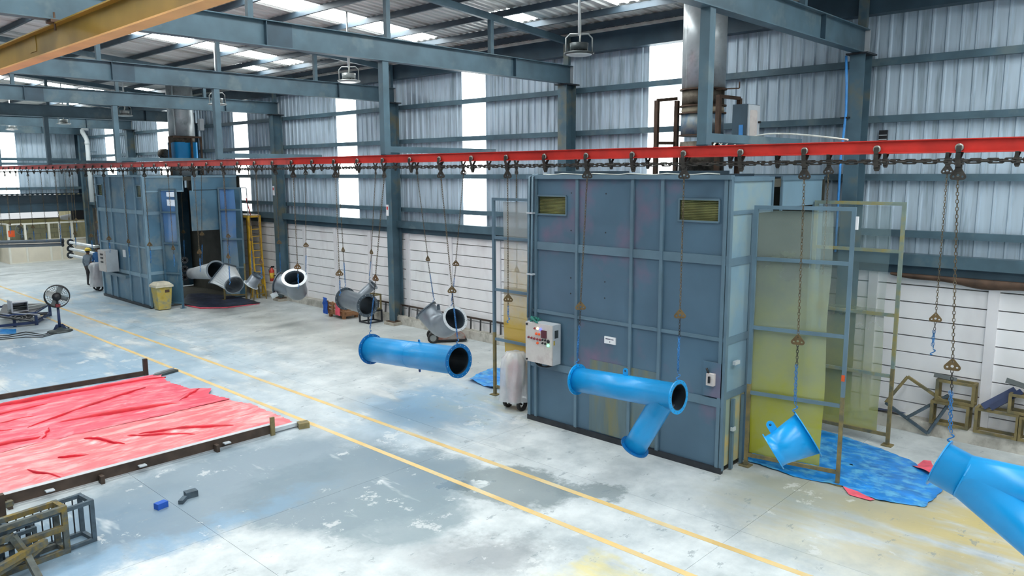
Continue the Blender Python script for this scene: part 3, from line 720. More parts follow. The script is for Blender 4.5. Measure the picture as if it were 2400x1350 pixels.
# silver branch pipe
F0, F1, FB, FE = on(861, 716, 'x', 12.78), on(810, 700, 'x', 12.95), on(838, 700, 'x', 12.9), on(875, 667, 'x', 13.2)
t = thing('branch_pipe', 'silver grey flanged pipe with thin upward branch left of the third column', 'pipe', (F0+F1)/2); ax = (F1-F0).normalized(); bx = (FE-FB).normalized()
shell(MB(), [F0, F1], [.27]*2).build('body', ['primer_grey', 'pipe_inside'], t)
flange(t, F0, ax, .255, .335, .025, 'flange_dark', 16, 'primer_light'); flange(t, F1, ax, .255, .335, .03, 'flange_dark', 16, 'primer_light')
shell(MB(), [FB, FE], [.125]*2, 24).build('branch', ['primer_grey', 'pipe_inside'], t); flange(t, FE, bx, .11, .165, .02, 'primer_grey', 0)
sling(FX, Y00+PIT*17, ZF, 'load chain hooked to the thin branch of the silver pipe', 0, ftop(FE, bx, .16))
sling(FX, Y00+PIT*19, ZF, 'load chain hooked to the left flange of the silver branch pipe', 0, ftop(F1, ax, .33))
# silver elbow further left
G0, G1 = on(653, 664, 'x', 12.95), on(690, 651, 'x', 12.75)
t = elbow('silver grey pipe elbow with white-rimmed open mouth near the fourth column', G0, ib(-.95, .25, -.15), G1, ib(.12, .68, .72), .32, .55, 'flange_dark', 'primer_light', .40, .12)
n_ = ib(-.8, -.45, .3); g_ = on(650, 688, 'x', 12.8)
shell(MB(), [g_, g_+n_*.22], [.085]*2, 20).build('nozzle', ['primer_light', 'pipe_inside'], t)
sling(FX, Y00+PIT*21, ZF, 'load chain hooked to the right rim of the white-mouthed elbow', 0, G1+ibp(690, 651, .98, .12, -.12)*.36)
sling(FX, Y00+PIT*23, ZF, 'load chain hooked to the left flange of the white-mouthed elbow', 0, ftop(G0, ib(-.95, .25, -.15), .39))
# small silver reducer
H0, H1 = on(588, 668, 'x', FX), on(602, 644, 'x', FX); ax = ib(.55, .8, .1)
t = thing('cone_reducer', 'small silver grey reducer hanging in front of the yellow ladder', 'reducer', H0)
shell(MB(), [H0, H0+ax*.1, H0+ax*.42], [.235, .20, .175]).build('body', ['primer_grey', 'pipe_inside'], t)
flange(t, H0, ax, .2, .27, .02, 'primer_light', 0); flange(t, H0+ax*.42, ax, .16, .215, .02, 'flange_dark', 0)
sling(FX, Y00+PIT*25, ZF, 'load chain hooked to the small silver reducer', 0, ftop(H0+ax*.42, ax, .205))
# silver square-to-round transition
K0, K1 = on(522, 643, 'x', 12.95), on(549, 668, 'x', 12.7); kn = ib(.45, -.42, .55)
t = thing('transition_duct', 'silver square-to-round duct piece hanging tilted at the left booth entry', 'duct', K0)
d, s, u = frame(kn, ib(.6, .8, 0)); m = MB(); n = 32; b = 0
an = ib(.72, -.66, .15); sa = ib(.62, .78, 0); sb = an.cross(sa).normalized()
def loop_sq(c, h): 
    out = []
    for j in range(n):
        a = 2*math.pi*j/n; c_, s_ = math.cos(a), math.sin(a); q = max(abs(c_), abs(s_)); out.append(c+(sa*c_/q+sb*s_/q)*h)
    return out
kd, ks, ku = frame(kn, sb); ks = (sa-kn*sa.dot(kn)).normalized(); ku = kn.cross(ks)*-1
if ku.dot(sb) < 0: ku = -ku
cir = lambda c, r: [c+(ks*math.cos(2*math.pi*j/n)+ku*math.sin(2*math.pi*j/n))*r for j in range(n)]
for rows, mi in (([loop_sq(K0, .42), loop_sq(K0+an*.04, .41), cir(K1-kn*.05, .325), cir(K1, .325)], 0), ([loop_sq(K0, .405), loop_sq(K0+an*.04, .395), cir(K1-kn*.05, .313), cir(K1, .313)], 1)):
    b = len(m.v); m.m = mi
    for rw in rows: m.v += rw
    for i in range(3):
        for j in range(n): j2 = (j+1) % n; m.face([b+i*n+j, b+i*n+j2, b+(i+1)*n+j2, b+(i+1)*n+j], i == 2)
m.build('body', ['primer_light', 'primer_grey'], t)
m = MB()
q = [K0+(sa*a_+sb*b_)*.44 for a_, b_ in ((1, 1), (-1, 1), (-1, -1), (1, -1))]
for i in range(4): m.bar(q[i], q[(i+1) % 4], .06-.004*(i % 2), .03-.003*(i % 2), an)
m.build('square_flange', 'flange_dark', t); MB().ring(K1, kn, .312, .345, .02, 32).build('rim', 'primer_grey', t)
sling(FX, Y00+PIT*27, ZF, 'load chain hooked to the square flange of the silver duct piece', 0, K0+sa*.44)
# silver funnel in the booth entry
F2, F3 = on(450, 641, 'x', 12.95), on(507, 634, 'x', 12.75); ax = (F3-F2).normalized(); fn = ib(.80, .1, .6)
t = thing('cone_funnel', 'silver funnel with round dark mouth at the left booth entry', 'funnel', F2)
shell(MB(), [F2, F2.lerp(F3, .85), F3], [.2, .31, .33]).build('body', ['primer_light', 'pipe_inside'], t); flange(t, F3, ax, .315, .375, .025, 'primer_grey', 0); flange(t, F2, ax, .17, .22, .02, 'primer_grey', 0)
sling(FX, Y00+PIT*29, ZF, 'load chain hooked to the silver funnel at the left booth entry', 0, F2.lerp(F3, .45)+V(0, 0, .245))
# three flanged pipes inside the left booth
for j, z in enumerate((1.62, 1.28, .94)):
    p = on(433, 610+j*20, 'x', FX); t = thing('flanged_pipe', f'grey pipe with dark round flange inside the left booth, {["top", "middle", "lowest"][j]} of three', 'pipe', p)
    shell(MB(), [p, p+V(0, 2.6, 0)], [.06]*2, 16).build('body', ['primer_grey', 'black'], t); flange(t, p, V(0, 1, 0), .045, .14, .025, 'dark_frame', 8, 'primer_light')
sling(FX, Y00+PIT*31, ZF, 'load chain carrying the three flanged pipes in the left booth', 0, ftop(on(433, 610, 'x', FX), V(0, 1, 0), .135))
# three pipes beyond the left booth
for j in range(3):
    p = on(165, 568+15*j, 'x', FX); t = thing('flanged_pipe', f'long grey flanged pipe beside the worker, {["top", "middle", "lowest"][j]} of three', 'pipe', p)
    shell(MB(), [p, p-V(0, 4.2, 0)], [.075]*2, 16).build('body', ['primer_light', 'black'], t); flange(t, p, V(0, 1, 0), .06, .17, .03, 'dark_frame', 8, 'primer_light'); flange(t, p-V(0, 4.2, 0), V(0, 1, 0), .06, .17, .03, 'dark_frame', 0)
p = on(165, 568, 'x', FX)
for y, w in ((p.y-.1, 'left'), (p.y-4.0, 'right')):
    lc_ = sling(FX, y, ZF, f'load chain at the {w} end of the three long grey pipes', 0, V(FX, y, p.z+.07), detail=False)
    MB().box(FX-.02, FX+.02, y-.02, y+.02, p.z-.72, p.z+.09).build('tie_strap', 'chain_dark', lc_)
for j in range(2):
    p0, p1 = on(-60, 569+10*j, 'y', 44.7), on(146, 564+9*j, 'y', 44.7); t = thing('long_pipe', f'long grey pipe hanging crosswise at the far left, {["upper", "lower"][j]} of two', 'pipe', p0)
    shell(MB(), [p0, p1], [.085]*2, 16).build('body', ['primer_grey', 'black'], t)
    MB().tube(p1-V(.02, 0, 0), p1+V(.06, 0, 0), .12).build('end_cap', 'dark_frame', t)
pe = on(144, 562, 'y', 44.7)
sling(pe.x, 44.7, ZF, 'load chain at the right end of the two crosswise pipes', 0, on(146, 564, 'y', 44.7)+V(-.05, 0, .075), detail=False)
ps = on(8, 566, 'y', 44.7); sling(ps.x, 44.7, ZF, 'load chain at the left end of the two crosswise pipes', 0, on(8, 567.5, 'y', 44.7)+V(0, 0, .07), detail=False)
tg = on(27, 548, 'y', 44.59); tc = thing('tag_card', 'orange tag card hanging above the crosswise pipes', 'tag', tg)
MB().box(tg.x-.14, tg.x+.14, tg.y-.01, tg.y+.01, tg.z-.16, tg.z+.16).build('card', 'orange', tc); MB().tube(tg+V(0, 0, .15), V(tg.x, tg.y, 5.24), .008, None, 5).build('cord', 'chain_brown', tc)
# empty chains
ne = 0; nf = 0
for k in list(range(8, 48, 2)):
    if k in (10, 12): continue
    y = Y00+PIT*k
    if y > 43: continue
    z = 2.18+random.uniform(-.05, .12)
    if k == 20: z = 1.95
    ne += 1; sling(NX, y, ZN, f'rusty load chain hanging empty from the near rail, {ordn(ne)} empty one from the right', z, None, GN, detail=y < 24)
for k in (1, 3, 11, 33, 37, 41, 45):
    y = Y00+PIT*k
    nf += 1
    if y < 43: sling(FX, y, ZF, f'rusty load chain hanging empty from the far rail, {ordn(nf)} empty one from the right', 2.15, None, GF, detail=y < 20)
# ================================================================ PAINT BOOTHS
BX, BXB, BZ = 11.25, 15.0, 4.88
def booth(y0, y1, lab, cols, mt, fmt, side_mt, wins, left):
    """front face at x=BX between y0 (entry side) and y1"""
    t = thing('paint_booth', lab, 'paint booth', ((BX+BXB)/2, (y0+y1)/2, 0))
    rows = [.10, 1.2, 2.27, 3.57, BZ]
    for i in range(len(cols)-1):
        for j in range(4):
            a, b = cols[i]+.02, cols[i+1]-.02; z0, z1 = rows[j], rows[j+1]
            w = next((w for w in wins if a < w[0] and w[1] < b+.03 and j == 3), None)
            if w:
                ya, yb, za, zb = w; m = MB()
                m.box(BX, BX+.02, a, ya, z0, z1); m.box(BX, BX+.02, yb, max(b, yb+.01), z0, z1); m.box(BX, BX+.02, ya, yb, z0, za); m.box(BX, BX+.02, ya, yb, zb, z1); m.build('panel', mt, t)
                wf = MB().bar((BX-.012, ya, za), (BX-.012, yb, za), .03, .03).bar((BX-.012, ya, zb), (BX-.012, yb, zb), .03, .03).bar((BX-.012, ya, za), (BX-.012, ya, zb), .027, .027).bar((BX-.012, yb, za), (BX-.012, yb, zb), .027, .027).build('window', fmt, t)
                MB().box(BX+.012, BX+.017, ya, yb, za, zb).build('pane', 'shutter_glass', wf)
                m = MB(); k = 13
                for q in range(k): zz = za+(zb-za)*(q+.5)/k; m.bar((BX+.06, ya, zz), (BX+.06, yb, zz), .03, .012, V(-.5, 0, 1))
                m.build('louvre_slats', 'louvre', wf)
            else:
                MB().box(BX, BX+.02, a, b, z0, z1).build('panel', mt, t)
    for y in cols: MB().box(BX-.045, BX+.02, y-.03, y+.03, .05, BZ).build('stiffener', fmt, t)
    for z, h in ((1.2, .07), (2.27, .03), (3.57, .075)):
        MB().box(BX-.03, BX+.01, y0, y1, z-h, z+h).build('rail', fmt, t)
    MB().box(BX-.05, BX+.03, y0-.02, y1+.02, .0, .10).build('base_channel', 'dark_frame', t)
    MB().box(BX-.07, BX+.05, y0-.02, y1+.02, BZ-.02, BZ+.05).build('top_channel', fmt, t)
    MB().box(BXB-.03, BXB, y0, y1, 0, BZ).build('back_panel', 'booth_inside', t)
    MB().box(BX+.05, 12.58, y0, y1, BZ, BZ+.03).build('roof_panel', mt, t)
    MB().box(13.1, BXB, y0, y1, BZ, BZ+.03).build('roof_panel', mt, t)
    # side walls with the conveyor opening between them
    for s, yy in ((-1, y0), (1, y1)):
        sm = side_mt if s < 0 else mt
        q = lambda x0, x1, z0, z1, nm, mm=None, th=.02, out=0: MB().box(x0, x1, min(yy, yy-s*th)+s*out, max(yy, yy-s*th)+s*out, z0, z1).build(nm, mm or sm, t)
        for z0, z1 in ((.1, 1.28), (1.36, 2.2), (2.3, 3.5), (3.58, 4.3)): q(BX+.03, 12.02, z0, z1, 'side_panel', 'booth_side_sprayed' if (s < 0 and not left and z1 < 2) else None)
        for z in (1.32, 2.25, 3.54): q(BX+.02, 12.02, z-.06, z+.06, 'side_rail', fmt, .03, .016)
        q(BX+.03, 12.70, 4.36, 4.86, 'header_panel'); q(BX+.02, 12.72, 4.30, 4.36, 'header_rail', fmt, .03, .0185); q(BX+.02, 12.72, 4.83, 4.9, 'header_rail', fmt, .04, .03)
        q(13.06, 14.86, 4.36, 4.86, 'header_panel', None if left else 'booth_side'); q(13.04, 14.86, 4.83, 4.9, 'header_rail', fmt, .04, .03)
        q(13.045, 13.08, 4.3, 4.895, 'header_rail', fmt, .04, .027); q(12.68, 12.715, 4.305, 4.895, 'header_rail', fmt, .04, .027)
        if left or s > 0: q(12.95, 14.04, 2.8, 4.34, 'curtain_panel')
        q(14.5, BXB, .05, 4.36, 'side_panel')
        q(BX-.034, BX+.05, .05, BZ, 'corner_post', fmt, .05, .022); q(11.98, 12.06, .05, 4.36, 'door_post', fmt, .05, .01)
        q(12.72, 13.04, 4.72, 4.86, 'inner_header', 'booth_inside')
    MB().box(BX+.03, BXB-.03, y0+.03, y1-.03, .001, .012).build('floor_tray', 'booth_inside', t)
    return t
rb = booth(5.86, 10.16, 'large blue-grey paint booth with panelled front in the right foreground', [5.93, 7.1, 7.71, 8.94, 9.96, 10.13], 'booth_blue', 'booth_frame', 'booth_side', [(9.21, 9.93, 4.18, 4.54), (6.05, 6.79, 4.18, 4.54)], False)
lb = booth(29.1, 33.85, 'older blue paint booth at the left with open entry', [29.15, 29.85, 30.9, 32.3, 32.95, 33.78], 'booth_old', 'booth_trim', 'booth_old', [(29.25, 29.72, 4.12, 4.56), (33.15, 33.7, 4.12, 4.56)], True)
# door leaf, patch plate, notices and fittings on the booth front
MB().box(BX-.012, BX, 7.15, 8.62, .12, 1.5).build('access_door', 'door_grey', rb)
MB().box(BX-.05, BX-.02, 5.90, 6.22, 1.30, 1.88).build('mounting_plate', 'booth_blue', rb)
for x in (11.50, 11.86): MB().box(x-.03, x+.03, 5.79, 5.84, .03, 1.24).build('brace_channel', 'booth_frame', rb)
MB().box(11.45, 11.55, 5.77, 5.82, .70, .76).build('latch', 'grey_light', rb); MB().box(11.42, 11.58, 5.76, 5.81, 1.84, 1.90).build('latch', 'grey_light', rb)
for z in (4.6, 3.9, 3.0, 2.7): MB().tube((BX-.004, 8.3, z), (BX+.01, 8.3, z), .014).build('rivet', 'dark_frame', rb); MB().tube((BX-.004, 9.1, z), (BX+.01, 9.1, z), .014).build('rivet', 'dark_frame', rb)
sg = thing('booth_sign', 'small white printed notice on the right booth front', 'notice', (BX-.024, 8.155, 1.87))
MB().box(BX-.024, BX, 8.03, 8.28, 1.865, 1.995).build('sheet', 'paper', sg)
MB().box(BX-.0255, BX-.024, 8.135, 8.25, 1.945, 1.962).build('print', 'ink', sg); MB().box(BX-.0255, BX-.024, 8.07, 8.125, 1.943, 1.960).build('print', 'ink', sg); MB().box(BX-.0255, BX-.024, 8.147, 8.160, 1.89, 1.918).build('print', 'ink', sg)
p = on(292, 594, 'x', BX); tag(MB().box(BX-.02, BX, p.y-.13, p.y+.13, p.z-.14, p.z+.14).build('booth_notice', 'paper'), 'small white notice on the left booth front', 'notice')
sw = thing('isolator_switch', 'cream isolator switch on the right booth corner plate', 'switch', (BX-.1, 6.05, 1.5))
MB().box(BX-.13, BX-.05, 5.99, 6.12, 1.50, 1.70).build('housing', 'cream', sw)
MB().bar((BX-.15, 6.055, 1.55), (BX-.15, 6.055, 1.66), .03, .03).build('lever', 'black', sw); MB().tube((BX-.09, 6.10, 1.70), (BX-.09, 6.14, 1.78), .018).build('gland', 'black', sw)
for y, lab in ((10.06, 'left'), (9.98, 'right')):
    a_, b_ = V(BX-.10, y, 4.9), V(BX-.09, y+.06, 2.12)
    cdt = thing('conduit', f'thin grey vertical conduit at the left booth corner edge, {lab} one', 'conduit', b_)
    MB().sweep([a_+V(.15, 0, .04), a_, a_.lerp(b_, .6), b_], .022, 8).build('tube', 'booth_frame', cdt)
    for z in (4.2, 3.0): MB().box(BX-.13, BX-.045, y-.015, y+.06, z-.015, z+.015).build('clip', 'grey_light', cdt)
# strips and scraps on the right booth roof
for (x0, x1, y0, y1, lab) in ((11.35, 11.75, 7.9, 9.6, 'grey sheet strip lying on the right booth roof'), (11.4, 12.3, 6.0, 7.3, 'folded steel tray lying on the right booth roof')):
    tag(MB().box(x0, x1, y0, y1, BZ+.03, BZ+.07).box(x0, x0+.03, y0, y1, BZ+.07, BZ+.12).build('roof_strip', 'steel_blue_dark'), lab, 'sheet metal')
m = MB(); m.sweep([V(11.3+.05*math.sin(i*1.7), 6.1+i*.25, BZ+.065+.012*math.sin(i*2.1)) for i in range(16)], .012, 5)
tag(m.build('roof_cable', 'cable'), 'pale cable running along the edge of the right booth roof', 'cable')
# ---------------------------------------------------------------- control cabinets
cc = thing('control_cabinet', 'pale control cabinet with lamps and buttons on the right booth', 'cabinet', (11.08, 9.66, 1.3))
MB().box(10.97, 11.2, 9.30, 9.99, 1.30, 2.09).build('body', 'grey_light', cc)
dr = MB().box(10.945, 10.97, 9.305, 9.985, 1.305, 2.085).build('door', 'cream', cc)
fx = 10.945
def fp(u, v): return V(fx, 9.985-u*.68, 2.085-v*.78)      # position on the door, from its top-left
for u, v, r, mt_ in ((.36, .13, .018, 'maroon'), (.47, .12, .02, 'led_white'), (.58, .13, .02, 'led_blue'), (.42, .26, .022, 'orange'), (.53, .26, .022, 'orange'), (.13, .38, .02, 'maroon'), (.24, .385, .02, 'maroon'), (.35, .39, .02, 'maroon'), (.46, .395, .02, 'maroon'), (.56, .395, .02, 'maroon'), (.66, .385, .018, 'black'), (.76, .385, .018, 'black'), (.66, .47, .018, 'black'), (.76, .47, .018, 'black'), (.87, .40, .03, 'black'), (.87, .50, .022, 'led_green'), (.47, .49, .022, 'orange')):
    p = fp(u, v); MB().lathe(p, V(-1, 0, 0), [(0, r*1.2), (.008, r*1.2), (.008, r), (.03, r*.8)], 12).build('button', mt_, dr)
p = fp(.71, .24); MB().box(fx-.02, fx, p.y-.065, p.y+.065, p.z-.075, p.z+.075).build('display', 'screen_glass', dr)
for v in (.05, .95): p = fp(.06, v); MB().tube(p, p-V(.02, 0, 0), .02).build('latch', 'black', dr)
MB().box(11.02, 11.12, 9.292, 9.30, 1.83, 1.98).build('vent_grille', 'lamp_dark', cc); MB().box(10.985, 11.03, 9.297, 9.30, 1.70, 1.79).build('warning_label', 'bin_yellow', cc)
m = MB()
for k in range(4): m.sweep(bez(V(11.05+k*.03, 9.85-.05*k, 1.31), V(11.05, 9.8, 1.18), V(11.1, 9.55, 1.16), V(11.12, 9.45-.04*k, 1.31), 8), .012, 6)
m.build('cables', 'black', cc)
g = MB(); rng = random.Random(3)
for k in range(7):
    a = V(10.98+rng.random()*.18, 9.75+rng.random()*.2, 2.10); g.sweep([a, a+V(rng.uniform(-.08, .08), rng.uniform(-.12, .12), .03+.05*rng.random()), a+V(rng.uniform(-.1, .1), rng.uniform(-.2, .2), .0)], [.02, .026, .015], 6)
tag(g.build('work_gloves', 'teal'), 'crumpled teal work gloves on top of the control cabinet', 'gloves')
lc = thing('control_cabinet', 'pale grey cabinet at the left booth corner beside the worker', 'cabinet', (10.95, 32.3, 1.2))
q0 = on(224, 625, 'x', 10.75)
MB().box(10.75, 11.2, 31.92, 32.7, 1.18, 2.02).build('body', 'grey_light', lc)
dr = MB().box(10.72, 10.75, 31.93, 32.69, 1.19, 2.01).build('door', 'cream', lc)
for z in (1.86, 1.72, 1.56): MB().box(10.70, 10.72, 32.15, 32.4, z-.03, z+.03).build('handle', 'black', dr)
MB().box(BX-.16, BX-.02, 31.0, 33.2, .98, 1.1).build('bracket_rail', 'booth_frame', lb)
# ================================================================ SCREENS
def screen(p0, p1, lab, sheet_mt, f0, f1, sz0, fr_mt, low_mt, w=.06, rails=(3.57, 2.42, 1.3, .2)):
    """framed screen standing between the floor points p0 and p1; the sheet covers the fractions f0..f1"""
    p0, p1 = V(*p0, 0), V(*p1, 0); d = (p1-p0).normalized(); n = V(d.y, -d.x, 0)
    if n.x < 0: n = -n
    t = thing('spray_screen', lab, 'screen', (p0+p1)/2)
    def up(p, z): return p+V(0, 0, z)
    for p in (p0, p1):
        MB().bar(up(p, 1.45), up(p, 4.38), w, w, d).build('post', fr_mt, t); MB().bar(up(p, .02), up(p, 1.45), w, w, d).build('post', low_mt, t)
        MB().box(p.x-.09, p.x+.09, p.y-.09, p.y+.09, 0, .02).build('foot_plate', low_mt, t)
    MB().bar(up(p0-d*w/2, 4.41), up(p1+d*w/2, 4.41), w, .06).build('top_rail', fr_mt, t)
    for z in rails: MB().bar(up(p0, z), up(p1, z), .04, .06).build('rail', fr_mt if z > 1.0 else low_mt, t)
    def sh(z0, z1, nm, off):
        P = []
        for i in range(13):
            z = z0+(z1-z0)*i/12; P.append([up(p0.lerp(p1, f0+(f1-f0)*k/10)+d*.012*math.sin(z*3+k)+n*(off+.02*math.sin(z*2.3+k*.7)), z) for k in range(11)])
        MB().grid(P).build(nm, sheet_mt, t)
    sh(2.35, 4.36, 'clear_sheet', .045); sh(sz0, 2.5, 'clear_sheet', .06)
    return t
s1 = screen((12.12, 4.27), (11.86, 5.72), 'clear spray screen with yellow overspray in front at the right booth exit', 'poly_green', .2, .99, .22, 'booth_frame', 'ochre')
s2 = screen((14.52, 4.27), (14.5, 5.80), 'clear spray screen farther back at the right booth exit', 'poly_clear', .14, .99, .15, 'sprayed_frame', 'ochre')
s3 = screen((11.97, 11.86), (11.97, 10.3), 'narrow spray screen with orange stained sheet left of the right booth', 'poly_orange', .16, .99, .15, 'booth_frame', 'ochre')
s4 = screen((12.1, 28.36), (11.80, 29.0), 'blue film covered spray screen before the left booth entry', 'poly_blue', .02, .98, .15, 'booth_frame', 'booth_old')
a_, b_ = V(12.13, 28.40, 0), V(11.84, 29.0, 0); MB().hexa([a_+V(0, 0, .2), b_+V(0, 0, .2), b_+V(.02, 0, .2), a_+V(.02, 0, .2), a_+V(0, 0, 2.42), b_+V(0, 0, 2.42), b_+V(.02, 0, 2.42), a_+V(.02, 0, 2.42)]).build('solid_panel', 'booth_old', s4)
s5 = screen((14.66, 28.42), (14.05, 29.0), 'blue film covered spray screen behind the left booth entry', 'poly_blue', .3, .99, .15, 'booth_frame', 'ochre')
p = on(1976, 887, 'x', 12.08); tag(MB().box(12.078, 12.088, 4.245, 4.295, p.z-.05, p.z+.05).build('orange_sticker', 'orange'), 'small orange sticker on the front screen post', 'sticker')
p = on(2005, 505, 'x', 12.05); tag(MB().box(12.11, 12.14, 4.20, 4.239, p.z-.22, p.z-.02).build('screen_label', 'paper'), 'small white label at the top of the front screen post', 'label')
# ================================================================ EXHAUST STACKS
st = thing('exhaust_stack', 'tall galvanised exhaust stack rising from the right booth roof', 'duct', (13.68, 7.80, BZ))
sx_, sy_ = 13.68, 7.80
MB().lathe((sx_, sy_, 6.56), Z, [(0, .415), (1.95, .415)], 32).build('upper_duct', 'galvanised', st)
MB().bar((sx_-.38, sy_+.14, 6.57), (sx_-.38, sy_+.14, 8.45), .012, .04).build('seam', 'galvanised', st)
MB().lathe((sx_, sy_, 6.25), Z, [(0, .405), (.29, .405)], 32).build('joint_duct', 'stack_dirty', st)
MB().lathe((sx_, sy_, 6.10), Z, [(0, .39), (.05, .41), (.1, .40), (.15, .39)], 32).build('canvas_sleeve', 'canvas', st)
MB().lathe((sx_, sy_, 5.68), Z, [(0, .41), (.42, .41)], 32).build('fan_casing', 'stack_blue', st)
MB().lathe((sx_, sy_, BZ+.03), Z, [(0, .44), (.65, .42)], 32).build('base_duct', 'stack_dirty', st)
for z in (6.55, 6.24, 6.10, 5.68): MB().ring((sx_, sy_, z), Z, .39, .45, .025, 32).build('flange_ring', 'rust', st)
MB().bar((sx_-.2, sy_-.38, 6.52), (sx_-.05, sy_-.78, 6.52), .02).bar((sx_-.05, sy_-.78, 6.52), (sx_-.05, sy_-.78, 6.64), .02).build('handle_rod', 'rust', st)
fm = thing('fan_frame', 'rusty steel support frame around the right exhaust stack', 'frame', (sx_, sy_, BZ))
for x, y in ((13.3, 8.6), (13.65, 8.36), (13.2, 7.2), (14.1, 7.25)): MB().box(x-.04, x+.04, y-.04, y+.04, BZ+.03, 6.38).build('post', 'rust', fm)
for a, b in (((13.3, 8.6, 6.38), (13.65, 8.36, 6.42)), ((13.2, 7.2, 6.36), (14.1, 7.25, 6.38)), ((13.3, 8.6, 5.55), (13.65, 8.36, 5.55))): MB().bar(a, b, .06).build('beam', 'rust', fm)
MB().box(13.16, 14.3, 6.3, 7.24, 5.46, 5.50).build('platform', 'steel_blue_dark', fm)
eb = thing('electrical_box', 'blue-grey electrical box with windowed door beside the right stack', 'electrical box', (13.4, 6.8, 5.5))
ex0 = 13.2; ey0 = on(1752, 280, 'x', ex0).y
MB().box(ex0, ex0+.5, ey0+.02, ey0+.30, 5.50, 6.19).build('body', 'steel_blue_dark', eb)
dr = MB().box(ex0+.03, ex0+.48, ey0, ey0+.02, 5.51, 6.18).build('door', 'grey_light', eb)
MB().prism([(-.12+.03*c, s_*.22+.03*d) for c, d, s_ in ((0, 1, 1), (-1, 0, 1), (-1, 0, -1), (0, -1, -1))]+[(.10+.03*c, s_*.22+.03*d) for c, d, s_ in ((0, -1, -1), (1, 0, -1), (1, 0, 1), (0, 1, 1))], (ex0+.24, ey0-.002, 5.84), (1, 0, 0), (0, 0, 1), (0, 1, 0), .008).build('window', 'cream', dr)
MB().tube((ex0+.43, ey0, 5.88), (ex0+.43, ey0-.045, 5.88), .02).build('knob', 'black', dr)
MB().box(ex0-.01, ex0, ey0+.08, ey0+.16, 5.62, 5.82).build('plate', 'hose_blue', eb)
m = MB(); rng = random.Random(5)
for k in range(5):
    q = V(13.25, 7.0+.05*k, 5.62); m.sweep(bez(q, q+V(-.1, rng.uniform(-.3, .3), -.1), q+V(-.2, rng.uniform(-.4, .4), -.3), V(13.1, 6.7+rng.uniform(-.3, .4), 5.47), 10), .012, 5)
m.sweep(bez(V(13.1, 6.6, 5.50), V(12.4, 6.1, 5.62), V(11.2, 5.2, 5.60), V(9.85, 3.6, 5.37), 20), .012, 5)
tag(m.build('loose_cables', 'cable'), 'loose pale cables looping from the electrical box to the rail', 'cable')
ls = thing('exhaust_stack', 'galvanised exhaust stack with blue fan casing on the left booth roof', 'duct', (13.8, 31.35, BZ)); lx, ly = 13.8, 31.35
def rrect(w, d, r, n=5):
    P = []
    for cx, cy, a0 in ((w-r, d-r, 0), (-w+r, d-r, 90), (-w+r, -d+r, 180), (w-r, -d+r, 270)):
        for i in range(n+1): a = R_(a0+90*i/n); P.append((cx+r*math.cos(a), cy+r*math.sin(a)))
    return P
ux, uy = V(1, 0, 0), V(0, 1, 0)
MB().lathe((lx, ly, 6.47), Z, [(0, .49), (2.05, .49)], 32).build('upper_duct', 'galvanised', ls)
MB().box(lx-.44, lx-.40, ly-.36, ly-.30, 6.5, 8.45).build('seam', 'galvanised', ls)
MB().lathe((lx, ly, 6.2), Z, [(0, .47), (.27, .47)], 32).build('joint_duct', 'stack_dirty', ls)
MB().prism(rrect(.46, .46, .16), (lx, ly, 5.9), ux, uy, Z, .64).build('fan_casing', 'blue_paint', ls)
MB().lathe((lx, ly, BZ+.03), Z, [(0, .5), (.68, .5)], 32).build('base_duct', 'galvanised', ls)
for x, y in ((lx-.56, ly-.1), (lx+.1, ly-.6), (lx+.5, ly-.56)): MB().box(x-.035, x+.035, y-.035, y+.035, BZ+.03, 6.45).build('post', 'rust', ls)
MB().box(lx-.65, lx+.5, ly-.65, ly-.58, 6.38, 6.45).build('beam', 'rust', ls)
mo = MB().lathe((lx-.35, ly+.72, 5.78), V(-.3, .9, 0), [(0, .16), (.04, .2), (.3, .2), (.36, .12)], 16).build('motor', 'stack_dirty', ls)
MB().box(lx-.7, lx+.1, ly+.5, ly+1.0, 5.5, 5.56).build('motor_shelf', 'blue_paint', ls)
MB().box(lx+.45, lx+.62, ly-.7, ly-.5, 6.7, 7.15).build('panel_box', 'grey_light', ls)
# ================================================================ PENDANT LAMPS
def pendant(x, y, z, lab, n):
    t = thing('highbay_lamp', lab, 'lamp', (x, y, z), 'pendant lamps')
    MB().lathe((x, y, z), Z, [(0, .27), (.03, .28), (.05, .20), (.06, .12)], 24).build('reflector', 'lamp_grey' if n else 'lamp_dark', t)
    MB().lathe((x, y, z-.012), Z, [(0, .22), (.014, .24)], 24).build('lens', 'lamp_lens', t)
    MB().lathe((x, y, z+.07), Z, [(0, .16), (.13, .17), (.14, .1)], 16).build('driver', 'lamp_grey' if n else 'lamp_dark', t)
    m = MB()
    for k in range(10): a = k*math.pi/5; m.bar((x+.11*math.cos(a), y+.11*math.sin(a), z+.05), (x+.15*math.cos(a), y+.15*math.sin(a), z+.09), .01, .05)
    m.build('fins', 'black', t)
    m = MB(); d = ib(1, 0, 0)*.24; d.z = 0; P0 = V(x, y, z+.03)
    m.sweep([P0-d, P0-d+V(0, 0, .26), P0-d*.7+V(0, 0, .33), P0+d*.7+V(0, 0, .33), P0+d+V(0, 0, .26), P0+d], .014, 6).build('yoke', 'lamp_grey', t)
    MB().tube((x, y, z+.33), (x, y, zr(x)+.125), .022).build('drop_rod', 'pvc_white', t)
    MB().sweep(bez(V(x, y, zr(x)-.3), V(x+.05, y+.03, z+.7), V(x+.06, y, z+.5), V(x-.03, y-.04, z+.2), 8), .016, 6).build('flex', 'cable', t)
for i, (px, py) in enumerate(((1357, 128), (818, 192), (510, 246), (293, 272), (150, 291), (28, 304))):
    p = on(px, py, 'x', 11.4); p.x = 11.4
    pendant(10.75 if False else 11.4, p.y, p.z, f'pendant high-bay lamp with yoke, {nth[i]} counted from the right', i)
